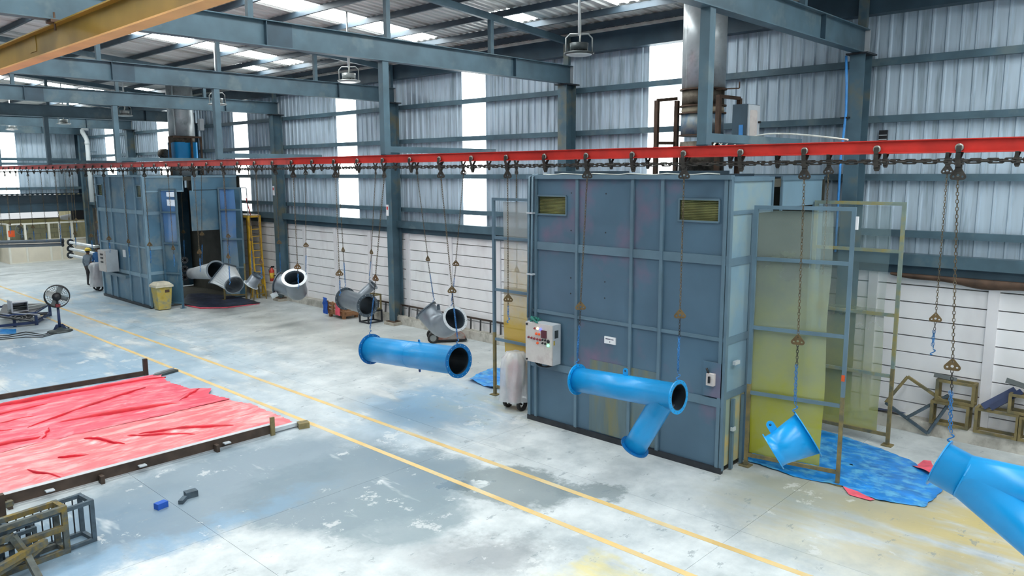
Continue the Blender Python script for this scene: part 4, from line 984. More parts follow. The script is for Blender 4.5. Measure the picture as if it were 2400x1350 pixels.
# ================================================================ SMALL WALL FITTINGS
hp = thing('air_pipe', 'bright blue air pipe running down the nearest wall column', 'pipe', (15.38, 5.72, 3.3))
MB().sweep([V(15.36, 5.74, 7.15), V(15.36, 5.70, 6.6), V(15.36, 5.68, 6.1), V(15.36, 5.73, 5.2), V(15.36, 5.73, 3.4)], .024, 8).build('tube', 'hose_blue', hp)
MB().box(15.34, 15.44, 5.62, 5.78, 5.98, 6.01).build('clip', 'black', hp)
bs = thing('wall_plate', 'black ribbed plate on the sheet wall above the rail', 'plate', (15.93, 5.17, 5.5))
MB().box(15.93, 15.985, 5.09, 5.24, 5.50, 5.76).build('plate', 'black', bs)
for z in (5.665, 5.585): MB().box(15.924, 15.93, 5.09, 5.24, z-.006, z+.006).build('stripe', 'grey_light', bs)
# ================================================================ RED TARPAULINS WITH STEEL FRAME
def edge_x(y):
    P = [(13.3, 7.80), (14.3, 7.80), (15.2, 7.78), (15.9, 7.60), (16.6, 7.55), (17.0, 7.75), (17.3, 7.40), (18.2, 7.30), (18.9, 7.45), (19.25, 7.5)]
    for (a, x0), (b, x1) in zip(P, P[1:]):
        if a <= y <= b: return x0+(x1-x0)*(y-a)/(b-a)
    return P[0][1] if y < 13.3 else P[-1][1]
folds = [((6.75, 14.15), (5.3, 14.95), .13, .045), ((4.55, 15.3), (4.95, 14.55), .11, .045), ((5.1, 14.95), (6.0, 14.2), .08, .04), ((6.75, 16.35), (4.5, 16.75), .13, .045), ((7.45, 18.75), (3.2, 18.95), .14, .06), ((6.7, 18.1), (4.0, 16.9), .09, .045), ((7.5, 17.15), (6.7, 16.5), .09, .05), ((3.4, 14.4), (3.65, 13.5), .10, .045), ((4.6, 16.1), (4.2, 15.3), .07, .045), ((2.9, 17.3), (3.7, 17.0), .10, .045), ((4.4, 17.7), (3.0, 17.5), .06, .04), ((3.2, 18.2), (4.9, 18.4), .06, .04), ((2.6, 14.8), (3.3, 14.9), .07, .04)]
def fold_h(x, y):
    h = 0
    for (ax_, ay), (bx_, by), hh, w in folds:
        dx, dy = bx_-ax_, by-ay; L2 = dx*dx+dy*dy; t_ = max(0, min(1, ((x-ax_)*dx+(y-ay)*dy)/L2)); ex_, ey_ = x-ax_-dx*t_, y-ay-dy*t_; d_ = math.hypot(ex_, ey_)
        h += .25*hh*math.exp(-(d_/(w*2.5))**2)*math.sin(math.pi*min(1, max(.02, t_*.96+.02)))**.5
    return h
def tarp(name, lab, y0, y1, zb, mt, x0=.6, nx=200, ny=120, wob=.1):
    P = []
    for j in range(ny+1):
        v = j/ny; y = y0+(y1-y0)*v; row = []; xe_ = edge_x(y)+.05*mnoise.noise(V(y*5, 3, zb*40))+.03*mnoise.noise(V(y*17, 1, 2))
        for i in range(nx+1):
            u = i/nx; x = x0+(xe_-x0)*u; yy = y+wob*(1-abs(2*v-1))*0+(.06*mnoise.noise(V(x*1.3, v*3, zb*9)) if v in (0, 1) else 0)
            n_ = mnoise.noise(V(x*1.1, yy*2.4, zb*30))*.02+(.5-abs(mnoise.noise(V(x*1.7, yy*3.1, 7))))*.03+(.5-abs(mnoise.noise(V(x*4.5+yy, yy*8, 4))))*.012
            row.append(V(x, yy, zb+.028+max(-.024, n_)+fold_h(x, yy)))
        P.append(row)
    return tag(MB().grid(P).build(name, mt), lab, 'tarpaulin')
ta = tarp('red_tarpaulin', 'pink-red tarpaulin spread in front along the steel angle bar', 13.33, 15.95, .0, 'tarp_red2')
tb_ = tarp('red_tarpaulin', 'deeper red tarpaulin spread behind, beside the stub post', 15.8, 19.25, .012, 'tarp_red')
creases = [((6.85, 14.10), (5.35, 14.95), .075), ((4.55, 15.45), (4.95, 14.55), .08), ((5.15, 15.0), (6.1, 14.15), .045), ((3.35, 14.5), (3.7, 13.5), .05), ((3.9, 14.75), (4.3, 14.45), .03),
           ((6.75, 16.35), (4.45, 16.75), .085), ((7.45, 18.72), (3.0, 18.95), .10), ((6.75, 18.15), (4.0, 16.95), .05), ((7.55, 17.15), (6.8, 16.5), .04), ((2.85, 17.3), (3.75, 17.0), .05), ((4.3, 17.7), (3.0, 17.5), .035), ((3.2, 18.25), (4.8, 18.4), .04), ((2.4, 16.3), (4.1, 16.1), .05), ((4.3, 16.6), (4.0, 16.0), .035)]
for (xa, ya), (xb, yb), hh in creases:
    a_, b_ = V(xa, ya, 0), V(xb, yb, 0); d = (b_-a_).normalized(); nn = V(d.y, -d.x, 0)
    if nn.y+.4*nn.x > 0: nn = -nn
    P = []; n_ = 26
    for k in range(n_+1):
        f_ = k/n_; tp = max(.04, math.sin(math.pi*f_)**.6)*(1+.35*mnoise.noise(V(f_*7, hh*90, xa))); c = a_.lerp(b_, f_)+nn*.05*mnoise.noise(V(f_*4, xa*3, ya)); par = ta if ya < 15.6 and yb < 15.6 else tb_
        z = .05 if par is ta else .062
        P.append([c-nn*.20*tp+V(0, 0, z-.03), c-nn*.07*tp+V(0, 0, z+hh*.55*tp), c+nn*.02*tp+V(0, 0, z+hh*tp), c+nn*.05*tp+V(0, 0, z+hh*.8*tp), c+nn*.035*tp+V(0, 0, z-.03)])
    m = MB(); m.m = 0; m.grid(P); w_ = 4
    for q in range(len(m.f)): m.mi[q] = 1 if q % w_ >= 2 else 0  # camera-side fold faces get a deeper red, shade painted into the creases
    m.build('fold', ['tarp_red2' if par is ta else 'tarp_red', 'tarp_crease_shade'], par)
fb = thing('angle_bar', 'dark steel angle bar along the front edge of the tarpaulin', 'steel bar', (5, 13.15, 0))
MB().box(.5, 7.15, 13.13, 13.15, .03, .20).build('web', 'brown_iron', fb); MB().box(.5, 7.15, 13.15, 13.26, .185, .20).build('ledge', 'grey_light', fb)
MB().box(7.15, 7.75, 13.16, 13.26, .03, .10).build('flat_end', 'grey_light', fb)
MB().box(7.10, 7.18, 13.08, 13.13, .0, .36).build('stub_post', 'ochre', fb)
for x in (6.0, 4.05, 2.75): MB().box(x-.03, x+.03, 13.0, 13.13, 0, .13).build('foot', 'brown_iron', fb)
for x in (6.2, 4.7, 3.3): MB().box(x-.06, x+.06, 13.02, 13.12, .10, .12).build('clip', 'grey_light', fb)
tag(MB().hexa([V(7.66, 13.02, 0), V(7.86, 12.96, 0), V(7.92, 13.14, 0), V(7.72, 13.2, 0), V(7.66, 13.02, .11), V(7.86, 12.96, .11), V(7.92, 13.14, .11), V(7.72, 13.2, .11)]).build('timber_block', 'ochre'), 'short block at the end of the front angle bar', 'block')
fb = thing('angle_bar', 'dark steel bar along the back edge of the tarpaulin', 'steel bar', (5, 19.6, 0))
MB().bar((1, 20.05, .06), (7.3, 19.5, .06), .06, .11).build('web', 'brown_iron', fb)
MB().box(7.22, 7.32, 19.46, 19.54, 0, .42).build('stub_post', 'brown_iron', fb)
fc = thing('channel_offcut', 'short grey steel channel lying at the corner of the red tarpaulin', 'steel offcut', (7.7, 19.2, 0))
MB().bar((7.35, 19.12, .03), (7.95, 19.32, .03), .16, .05).build('web', 'lamp_dark', fc); MB().bar((7.37, 19.2, .07), (7.93, 19.4, .07), .02, .05).build('lip', 'grey_light', fc)
# loose blocks
for i, ((px, py), a, sx, sy, sz, mt_) in enumerate((((378, 1190), .2, .17, .11, .09, 'cloth_blue'), ((429, 1176), .8, .19, .07, .06, 'crusted_blue'), ((448, 1164), -.1, .18, .13, .10, 'crusted_blue'))):
    p = fl(px, py); c, s = math.cos(a), math.sin(a); q = [V(p.x+x*c-y*s, p.y+x*s+y*c, 0) for x, y in ((-sx/2, -sy/2), (sx/2, -sy/2), (sx/2, sy/2), (-sx/2, sy/2))]
    tag(MB().hexa(q+[v+V(0, 0, sz) for v in q]).build('steel_block', mt_), ['small bright blue block on the floor, leftmost of three', 'slim grey-blue block on the floor, middle of three', 'grey-blue block on the floor, largest of three'][i], 'block', 'loose blocks on the floor')
# ================================================================ CRUSTED FRAMES, LOWER LEFT
def cage(name, lab, o, dx, dy, h, mt, w=.055, rods=0, rod_mt='dark_frame', group=None, tilt=0.0):
    """box frame: o corner, dx and dy horizontal edge vectors, h height"""
    o, dx, dy = Vector(o), Vector(dx), Vector(dy); up = Vector((0, 0, h)); t = thing(name, lab, 'frame', o+(dx+dy)/2, group)
    for a in (V(0, 0, 0), dx, dy, dx+dy): MB().bar(o+a, o+a+up, w).build('post', mt, t)
    for b_ in (V(0, 0, w/2), up-V(0, 0, w/2)):
        for a, e in ((V(0, 0, 0), dx), (dy, dx), (V(0, 0, 0), dy), (dx, dy)): MB().bar(o+b_+a, o+b_+a+e, w*.93, w*.93).build('rail', mt, t)
    for k in range(rods):
        f_ = (k+1)/(rods+1); MB().bar(o+dy+dx*f_, o+dy+dx*f_+up, .016).build('rod', rod_mt, t)
    return t
d1 = V(1.0, .12, 0).normalized(); d2 = V(-.12, 1.0, 0).normalized()
p = fl(222, 1268)
cage('steel_cage', 'dark steel cage with thin rods, rearmost of the crusted frames', p-d1*1.0, d1*1.0, d2*.34, .60, 'crusted_blue', .055, 9)
p = fl(160, 1296)
cage('steel_cage', 'paint-crusted grey and yellow frame standing before the rodded cage', p-d1*.95+d2*.02, d1*.95, d2*.26, .66, 'crusted', .07, 0); o_ = p-d1*.95+d2*.02; cg = next(o for o in bpy.data.objects if o.get('label', '').startswith('paint-crusted grey and yellow')); MB().bar(o_+V(0, 0, .36), o_+d1*.95+V(0, 0, .36), .07).build('rail', 'crusted', cg); MB().bar(o_+d1*.5, o_+d1*.5+V(0, 0, .36), .06).build('post', 'crusted_blue', cg)
p = fl(118, 1300); cage('steel_cage', 'small blue-grey frame standing inside the crusted pile', p-d1*.55+d2*.08, d1*.42, d2*.2, .42, 'crusted_blue', .05, 3)
t = thing('trestle', 'crusted yellowish trestle lying over at the bottom left corner', 'trestle', fl(40, 1345))
j0 = fl(62, 1300, .25)
for a, b_ in ((fl(-40, 1352, .25), fl(108, 1268, .32)), (fl(-60, 1376, .12), j0), (fl(30, 1258, .5), j0), (j0, fl(100, 1372, .0)), (fl(-30, 1280, .42), fl(32, 1256, .5)), (fl(108, 1268, .32), j0-V(0, 0, .05)), (fl(-30, 1280, .42), fl(-40, 1352, .05))):
    MB().bar(a, b_, .075).build('leg', 'crusted', t)
t = thing('post_stub', 'dark upright post at the left edge before the tarpaulin', 'post', fl(8, 1262))
p = fl(10, 1258); MB().bar(p, p+V(0, 0, .62), .09).build('post', 'brown_iron', t); MB().bar(p+V(-.4, 0, .42), p+V(.15, .02, .45), .07).build('arm', 'crusted', t)
# ================================================================ PEDESTAL FAN AND SCRAP BENCH
fo = fl(141, 777); t = thing('pedestal_fan', 'black drum fan on a pedestal beside the yellow lines', 'fan', fo)
hc = V(fo.x, fo.y, 1.14); fa = ib(.42, -.02, .9); fa.z = 0; fa.normalize(); FBk = -fa
MB().lathe(fo, Z, [(0, .36), (.03, .36), (.07, .22), (.10, .10), (.14, .06)], 20).build('base', 'lamp_dark', t)
MB().prism([(-.2, 0), (.2, 0), (.1, .18), (-.1, .18)], fo+V(0, 0, .06), (1, 0, 0), Z, (0, 1, 0), .04).build('gusset', 'navy_frame', t)
MB().tube(fo+V(0, 0, .1), fo+V(0, 0, .86), .045, .04).build('pole', 'navy_frame', t)
MB().box(fo.x-.06, fo.x+.06, fo.y-.06, fo.y+.06, .80, .90).build('clamp', 'maroon', t)
MB().lathe(hc-fa*.06, fa, [(-.10, .34), (-.10, .36), (.14, .36), (.14, .34)], 32, True, True).build('shroud', 'black', t)
MB().lathe(hc+fa*.02, fa, [(-.1, .05), (-.06, .12), (.08, .13), (.18, .09), (.22, .0)], 16).build('motor', 'black', t)
MB().bar(hc+fa*.08-V(0, 0, .05), hc-V(0, 0, .30)+fa*.02, .07, .05).build('neck', 'black', t)
m = MB(); d_, a_, b2 = frame(fa)
for k in range(28): q = 2*math.pi*k/28; e = a_*math.cos(q)+b2*math.sin(q); m.bar(hc-fa*.1+e*.1, hc-fa*.15+e*.345, .006)
for r in (.16, .22, .28): m.lathe(hc-fa*.13, fa, [(0, r-.004), (0, r+.004), (.006, r+.004), (.006, r-.004)], 28, True, True)
g = m.build('guard', 'dark_frame', t); g['kind'] = 'stuff'
m = MB()
for k in range(4): q = math.pi/2*k+.4; e = a_*math.cos(q)+b2*math.sin(q); MB().bar(hc-fa*.05+e*.08, hc-fa*.05+e*.32, .17, .012, (fa+e.cross(fa)*.5)).build('blade', 'lamp_grey', t)
t = thing('scrap_bench', 'low navy steel frame table carrying scrap at the left edge', 'table', (6.4, 28.8, 0))
z1 = .42
q0, q1, q2, q3 = fl(0, 768), fl(86, 762), fl(118, 740), fl(12, 742)
for a, b_ in ((q0-V(1.2, .1, 0), q1), (q1, q2), (q2, q3-V(1, 0, 0))): MB().bar(a+V(0, 0, .10), b_+V(0, 0, .10), .08).build('rail', 'navy_frame', t); MB().bar(a+V(0, 0, z1), b_+V(0, 0, z1), .06).build('rail', 'navy_frame', t)
for p in (q1, q2, q3, q0.lerp(q1, .4)): MB().bar(p, p+V(0, 0, z1), .08).build('leg', 'navy_frame', t)
c = (q0+q1+q2+q3)/4
MB().hexa([q0+V(0, 0, z1), q1+V(0, 0, z1), q2+V(0, 0, z1), q3+V(0, 0, z1)]+[p+V(0, 0, z1+.03) for p in (q0, q1, q2, q3)]).build('top', 'dark_frame', t)
rng = random.Random(11)
for k, (pa, pb, w, mt_, lab) in enumerate((((5, 735), (118, 748), .05, 'silver_box', 'silver rod sloping to the floor from the scrap bench'), ((20, 728), (112, 712), .10, 'lamp_grey', 'bent grey steel section on the scrap bench'), ((22, 744), (110, 735), .08, 'black', 'black steel bar across the scrap bench'), ((0, 742), (75, 752), .07, 'dark_frame', 'dark flat bar across the scrap bench'), ((30, 733), (92, 738), .05, 'silver_box', 'thin silver pipe across the scrap bench'))):
    a = fl(*pa, .52+.02*k); b_ = fl(*pb, .02 if k == 0 else .50+.03*k); b_ = fl(*pb, b_.z)
    tag(MB().bar(a, b_, w, w*.6).build('scrap_bar', mt_), lab, 'steel scrap', 'scrap on the bench')
p = fl(24, 728, .52); bx_ = thing('open_box', 'grey open-fronted metal box standing on the scrap bench', 'box', p)
MB().box(p.x-.02, p.x+.02, p.y-.25, p.y+.2, .47, .86).build('lid', 'silver_box', bx_)
m = MB(); m.box(p.x+.02, p.x+.48, p.y-.2, p.y+.2, .47, .50).box(p.x+.02, p.x+.48, p.y-.2, p.y+.2, .77, .80).box(p.x+.46, p.x+.48, p.y-.2, p.y+.2, .50, .77).box(p.x+.02, p.x+.04, p.y-.2, p.y+.2, .50, .77).box(p.x+.02, p.x+.48, p.y+.18, p.y+.2, .50, .77); m.build('shell', 'silver_box', bx_)
MB().box(p.x+.04, p.x+.46, p.y-.18, p.y+.18, .62, .635).build('shelf', 'lamp_dark', bx_)
m = MB(); c = fl(60, 752, .46)
for k in range(6): m.ring(c+V(rng.uniform(-.25, .25), rng.uniform(-.2, .2), .05+.02*k), V(rng.uniform(-.3, .3), rng.uniform(-.3, .3), 1), .14, .18, .03, 20)
tag(m.build('hose_coil', 'black'), 'tangle of black hose coils on the scrap bench', 'hose')
m = MB()
for k in range(3): m.sweep([fl(130+8*math.sin(k), 776+2*k, .012), fl(100, 784+3*k, .012), fl(60, 778+6*k, .012), fl(20, 786+4*k, .012), fl(-20, 788+4*k, .012)], .014, 6)
m.sweep([fl(142, 776, .012), fl(162, 768, .012), fl(150, 762, .012), fl(142, 770, .012)], .014, 6)
tag(m.build('floor_cable', 'black'), 'black fan cable looping over the floor by the bench', 'cable')
P = [[fl(px, py, .012+.01*math.sin(px*.7+py)) for px in (-30, 0, 20, 38)] for py in (771, 776, 783)]
tag(MB().grid(P).build('blue_sheet', 'tarp_blue'), 'scrap of blue sheet on the floor under the bench', 'sheet')
# ================================================================ TARPAULINS AT THE BOOTHS
def patch(name, lab, poly, mt, amp=.02, seed=1, n=26, cat='tarpaulin'):
    """irregular sheet: radial grid from the outline polygon"""
    c = sum((Vector(p) for p in poly), V(0, 0, 0))/len(poly); k = len(poly); ring_ = []
    for i in range(k):
        a, b_ = Vector(poly[i]), Vector(poly[(i+1) % k])
        for j in range(n): ring_.append(a.lerp(b_, j/n))
    P = []
    for j in range(17):
        f_ = max(.02, j/16); row = []
        for i, q in enumerate(ring_+ring_[:1]):
            w = c+(q-c)*f_*(1+(.02*mnoise.noise(V(i*.3, seed, 0)) if j == 16 and i < len(ring_) else 0)); w.z = .012+amp*(.5+mnoise.noise(V(w.x*2.2, w.y*2.2, seed)))+amp*.5*abs(mnoise.noise(V(w.x*6, w.y*6, seed+3))); row.append(w)
        P.append(row)
    return tag(MB().grid(P).build(name, mt), lab, cat)
patch('blue_tarpaulin', 'blue paint-stained tarpaulin on the floor at the right booth exit', [fl(*q) for q in ((1740, 1078), (1860, 1118), (1975, 1142), (2060, 1175), (2168, 1190), (2222, 1140), (2130, 1080), (2040, 1045), (1940, 1015), (1880, 1000))], 'tarp_blue', .02, 2)
patch('tarpaulin_fold', 'pink turned-up corner of the sheet by the forked pipe', [fl(*q, .03) for q in ((2138, 1092), (2165, 1078), (2182, 1080), (2200, 1118), (2215, 1132))], 'cloth_pink', .06, 5, 8, 'cloth')
patch('tarpaulin_fold', 'pink underside strip along the blue tarpaulin front edge', [fl(*q, .01) for q in ((1975, 1141), (2010, 1152), (2050, 1172), (2040, 1174), (1990, 1160))], 'cloth_pink', .012, 6, 6, 'cloth')
patch('blue_tarpaulin', 'small crumpled blue tarpaulin left of the right booth', [fl(*q) for q in ((1096, 893), (1125, 878), (1165, 866), (1240, 870), (1215, 912), (1150, 912))], 'tarp_blue', .06, 3)
patch('dark_tarpaulin', 'dark stained tarpaulin on the floor of the left booth entry', [fl(*q) for q in ((424, 712), (470, 721), (530, 720), (612, 711), (575, 700), (545, 694), (470, 688), (440, 690))], 'tarp_dark', .02, 4)
e = [fl(*q, .03) for q in ((428, 714), (470, 722), (530, 721), (608, 712))]
m = MB(); m.sweep(e, [.02, .03, .025, .015], 6); tag(m.build('tarpaulin_hem', 'cloth_pink'), 'rolled pink hem along the dark tarpaulin edge', 'cloth')
# ================================================================ WRAPPED EXTINGUISHER TROLLEYS, BIN
def wrapped(o, lab, mt, r=.24, h=1.2, seed=0):
    o = Vector(o); t = thing('extinguisher_trolley', lab, 'extinguisher', o)
    MB().lathe(o+V(0, 0, .16), Z, [(0, .05), (.02, r*.6), (.62*h, r*.6), (.7*h, r*.35), (.74*h, .06)], 18).build('cylinder', mt, t)
    m = MB()
    for s in (-1, 1): MB().lathe(o+V(0, s*r*.8, .14), (0, 1, 0), [(-.03, .08), (-.03, .14), (.03, .14), (.03, .08)], 18, False, True).build('wheel', 'tyre', t)
    MB().tube(o+V(0, -r*.8, .14), o+V(0, r*.8, .14), .02).build('axle', 'black', t)
    MB().sweep([o+V(.1, -.15, .3), o+V(.16, -.15, h*.95), o+V(.16, .15, h*.95), o+V(.1, .15, .3)], .016, 6).build('handle', 'black', t)
    P = []
    for j in range(15):
        z = .20+(h-.18)*j/14; row = []
        for i in range(37):
            a = 2*math.pi*(i % 36)/36; rr = r*(1.12 if j < 13 else 1.12-.4*(j-12)/2)*(1+.10*math.sin(a*5+z*3+seed)+.05*math.sin(a*11-z*5)+.2*mnoise.noise(V(math.cos(a)*2, math.sin(a)*2, z*2+seed)))*(1+.2*max(0, .5-z)); row.append(o+V(rr*math.cos(a), rr*math.sin(a), z))
        P.append(row)
    P.append([o+V(0, 0, h+.02)]*37)
    MB().grid(P).build('plastic_cover', 'plastic_wrap', t)
wrapped(fl(1213, 962)+V(.05, .12, 0), 'extinguisher trolley wrapped in clear plastic beside the control cabinet', 'red_ext', .25, 1.22, 1)
wrapped(fl(231, 681), 'extinguisher trolley wrapped in clear plastic beside the worker', 'maroon', .25, 1.2, 2)
o = V(11.47, 28.66, 0)
t = thing('wheelie_bin', 'yellow wheeled bin with pale lid at the left booth corner', 'bin', o)
def taper(w0, d0, w1, d1, h0, h1): return [V(o.x+x*w, o.y+y*d, h) for w, d, h in ((w0, d0, h0), (w1, d1, h1)) for x, y in ((-1, -1), (1, -1), (1, 1), (-1, 1))]
MB().hexa(taper(.22, .2, .28, .27, .03, .9)).build('body', 'bin_yellow', t)
MB().hexa(taper(.32, .31, .32, .31, .86, .93)).build('rim', 'bin_lid', t); MB().hexa(taper(.31, .3, .2, .2, .935, 1.04)).build('lid', 'bin_lid', t)
for s in (-1, 1): MB().lathe((o.x-.12, o.y+s*.02+.26, .1), (1, 0, 0), [(-.03, .05), (-.03, .1), (.03, .1), (.03, .05)], 16, False, True).build('wheel', 'tyre', t) if s > 0 else None
MB().box(o.x+.02, o.x+.18, o.y-.262, o.y-.245, .66, .76).build('label_patch', 'rust', t)
# ================================================================ ALONG THE WHITE WALL
t = thing('wall_ladder', 'dark ladder lying on its side along the white wall kerb', 'ladder', (15.72, 18.5, .25))
MB().bar((15.80, 15.1, .62), (15.80, 21.4, .62), .04, .05).build('side_rail', 'brown_iron', t); MB().bar((15.68, 15.1, .275), (15.68, 21.4, .275), .04, .05).build('side_rail', 'kerb', t)
for k in range(15): y = 15.4+.42*k; MB().bar((15.80, y, .62), (15.69, y-.10, .28), .05, .06).build('rung', 'black', t)
t = thing('floor_sweeper', 'dusty grey push sweeper with large wheel under the silver elbow', 'sweeper', (14.95, 16.9, 0))
o = fl(1050, 803); dx_ = (fl(1088, 800)-fl(1012, 803)); dx_.z = 0; dx_.normalize(); dy_ = V(-dx_.y, dx_.x, 0)
P0 = fl(1048, 802)+dy_*.18
poly = [(-.30, .08), (.52, .08), (.55, .16), (.36, .30), (-.02, .32), (-.30, .24)]
MB().prism(poly, P0, dx_, Z, dy_, .46).build('hopper', 'sweeper_grey', t)
MB().prism([(-.32, .05), (.58, .05), (.58, .09), (-.32, .09)], P0, dx_, Z, dy_, .5).build('skirt', 'black', t)
for s in (-1, 1):
    w = MB().lathe(P0-dx_*.42+dy_*.26*s+V(0, 0, .16), dy_, [(-.04, .1), (-.04, .16), (.04, .16), (.04, .1)], 20, True, True).build('wheel', 'tyre', t); MB().lathe(P0-dx_*.42+dy_*.26*s+V(0, 0, .16), dy_, [(-.02, .1), (.02, .1)], 20).build('hub', 'lamp_grey', w)
MB().tube(P0-dx_*.42-dy_*.26+V(0, 0, .16), P0-dx_*.42+dy_*.26+V(0, 0, .16), .02).build('axle', 'black', t)
o = V(15.12, 22.4, 0); t = thing('wooden_crate', 'slatted wooden pallet crate by the wall under the silver branch pipe', 'crate', o)
for j in range(3): MB().box(14.85, 14.88, 21.95, 22.95, .16+.13*j, .26+.13*j).build('slat', 'wood', t); MB().box(14.88, 15.5, 21.93, 21.96, .16+.13*j, .26+.13*j).build('slat', 'wood', t)
for y in (21.98, 22.3, 22.62, 22.92): MB().box(14.83, 14.85, y-.04, y+.04, .14, .56).build('slat', 'wood', t)
MB().box(14.85, 15.5, 21.95, 22.95, .10, .14).build('deck', 'wood', t)
for x in (14.9, 15.4): 
    for y in (22.05, 22.85): MB().box(x-.05, x+.05, y-.05, y+.05, 0, .10).build('foot', 'wood', t)
def cloth(name, lab, o, dx, h, mt, seed):
    o, dx = Vector(o), Vector(dx); P = []
    for j in range(9):
        row = []
        for i in range(13): f_ = i/12; nn = mnoise.noise(V(f_*4, j*.5, seed)); row.append(o+dx*f_*(1-.15*j/8*0)+V(-.06*nn-.03, .0, h*(1-j/8)+.01))
        P.append(row)
    return tag(MB().grid(P).build(name, mt), lab, 'cloth')
cloth('hung_cloth', 'blue cloth hanging from the left end of the wooden crate', V(14.82, 23.15, .08), V(-.05, -.35, 0), .58, 'cloth_blue', 2)
cloth('hung_cloth', 'pink cloth hanging over the right end of the wooden crate', V(14.80, 22.35, .12), V(-.02, -.28, 0), .42, 'cloth_pink', 5)
q = lambda x0, x1, y0, y1, z0, z1, nm, lab, mt_, w=.045, rods=0, grp=None: cage(nm, lab, (x0, y0, z0), (x1-x0, 0, 0), (0, y1-y0, 0), z1-z0, mt_, w, rods, mt_, grp)
q(14.95, 15.5, 20.72, 21.2, .0, .42, 'steel_stand', 'dark lower stand stacked beside the third column', 'dark_frame'); q(15.0, 15.5, 20.75, 21.15, .42, .95, 'steel_stand', 'ochre upper stand stacked beside the third column', 'ochre')
# yellow platform ladder
t = thing('platform_ladder', 'yellow steel platform ladder between the left booth and wall', 'ladder', (15.1, 29.2, 0))
X0, X1, Y0_, Y1_ = 15.1, 15.58, 28.75, 29.75
for x, y in ((X0, Y0_), (X1, Y0_), (X0, Y1_), (X1, Y1_)): MB().bar((x, y, 0), (x, y, 3.3), .08).build('post', 'ladder_yellow', t)
for y in (Y0_, Y1_): MB().bar((X0, y, 3.26), (X1, y, 3.26), .07).build('beam', 'ladder_yellow', t)
for x in (X0, X1): MB().bar((x, Y0_, 3.26), (x, Y1_, 3.26), .07).build('beam', 'ladder_yellow', t)
MB().box(X0, X1, Y0_, Y1_, 3.30, 3.34).build('platform', 'cream', t)
a0, a1 = V(15.14, 28.45, .0), V(15.14, 28.68, 2.9); b0, b1 = V(15.52, 28.45, .0), V(15.52, 28.68, 2.9)
MB().bar(a0, a1, .05).build('stile', 'ladder_yellow', t); MB().bar(b0, b1, .05).build('stile', 'ladder_yellow', t)
for k in range(10): f_ = (k+.7)/10.2; MB().bar(a0.lerp(a1, f_), b0.lerp(b1, f_), .03).build('rung', 'ladder_yellow', t)
for (x, y) in ((X0, Y0_), (X0, Y1_)): MB().bar((x, y, 3.34), (x-.02, y, 4.4), .03).build('handrail_post', 'grey_light', t)
MB().bar((X0-.02, Y0_, 4.4), (X0-.02, Y1_, 4.4), .03).build('handrail', 'grey_light', t); MB().bar((X0, Y0_, 3.8), (X0, Y1_, 3.8), .03).build('handrail', 'grey_light', t); MB().bar((X0+.1, Y0_, 3.34), (X0-.05, Y0_, 4.0), .03).build('red_stay', 'sticker_red', t)
t = thing('step_stool', 'worn steel step stool standing beside the yellow ladder', 'stool', (15.2, 28.2, 0)); o = fl(604, 701)
for dx, dy in ((-.28, -.2), (.28, -.2), (-.2, .2), (.2, .2)): MB().bar(o+V(dx, dy, 0), o+V(dx*.7, dy*.6, .55), .04).build('leg', 'ochre', t)
MB().box(o.x-.22, o.x+.22, o.y-.16, o.y+.16, .55, .58).build('tread', 'ochre', t); MB().bar(o+V(-.24, -.18, .22), o+V(.24, -.18, .22), .03).build('crossbar', 'ochre', t)
p = on(644, 640, 'x', 15.38); t = thing('fire_extinguisher', 'red fire extinguisher with yellow label hung on the fourth column', 'extinguisher', p-V(0, 0, .3))
o = V(15.30, 27.28+.2, p.z-.32)
MB().lathe(o, Z, [(0, .02), (.01, .095), (.42, .095), (.5, .04), (.54, .03)], 18).build('cylinder', 'red_ext', t); MB().lathe(o+V(0, 0, .12), Z, [(0, .097), (.22, .097)], 18).build('label_band', 'ladder_yellow', t)
MB().box(o.x-.02, o.x+.1, o.y-.03, o.y+.03, o.z+.54, o.z+.60).build('valve', 'black', t); MB().sweep([o+V(0, .03, .56), o+V(-.06, .12, .45), o+V(-.02, .12, .1)], .014, 6).build('hose', 'black', t)
MB().box(o.x, 15.42, o.y-.12, o.y-.02, o.z+.2, o.z+.24).build('bracket', 'dark_frame', t)
# ================================================================ CRATES AND FRAMES AT THE RIGHT WALL
def zk(px, py, x=15.62): return on(px, py, 'x', x)
q(15.62, 15.84, 3.26, 3.86, .25, .70, 'steel_crate', 'orange-stained slatted steel crate, lower of the stack by the white post', 'ochre', .05, 5)
q(15.64, 15.84, 3.20, 3.80, .70, 1.12, 'steel_crate', 'ochre open steel crate, upper of the stack by the white post', 'ochre', .05, 0)
q(15.60, 15.84, 2.48, 3.12, .25, .72, 'steel_crate', 'ochre open steel crate on the kerb under the leaning boards', 'ochre', .05, 0)
q(15.60, 15.84, 1.80, 2.44, .25, .70, 'steel_crate', 'ochre steel crate on the kerb at the right edge, lower one', 'ochre', .05, 0)
q(15.60, 15.84, 1.88, 2.62, .72, 1.08, 'steel_crate', 'ochre steel crate at the right edge resting on two others', 'ochre', .05, 0)
rbm = [V(15.55, y, z) for y, z in ((4.33, 1.06), (3.60, .66), (3.88, .06), (4.66, .50))]
t = thing('square_steel', 'grey steel square frame leaning on one corner against the white wall', 'frame', rbm[2])
for i in range(4): MB().bar(rbm[i]+V(-.0+.12*(rbm[i].z > .6), 0, 0), rbm[(i+1) % 4]+V(.12*(rbm[(i+1) % 4].z > .6), 0, 0), .05).build('bar', 'ochre' if i in (0, 3) else 'crusted_blue', t)
tag(MB().bar((15.52, 4.27, .28), (15.74, 3.62, .82), .05).build('leaning_bar', 'crusted_blue'), 'dark bar leaning across the square frame by the wall', 'bar')
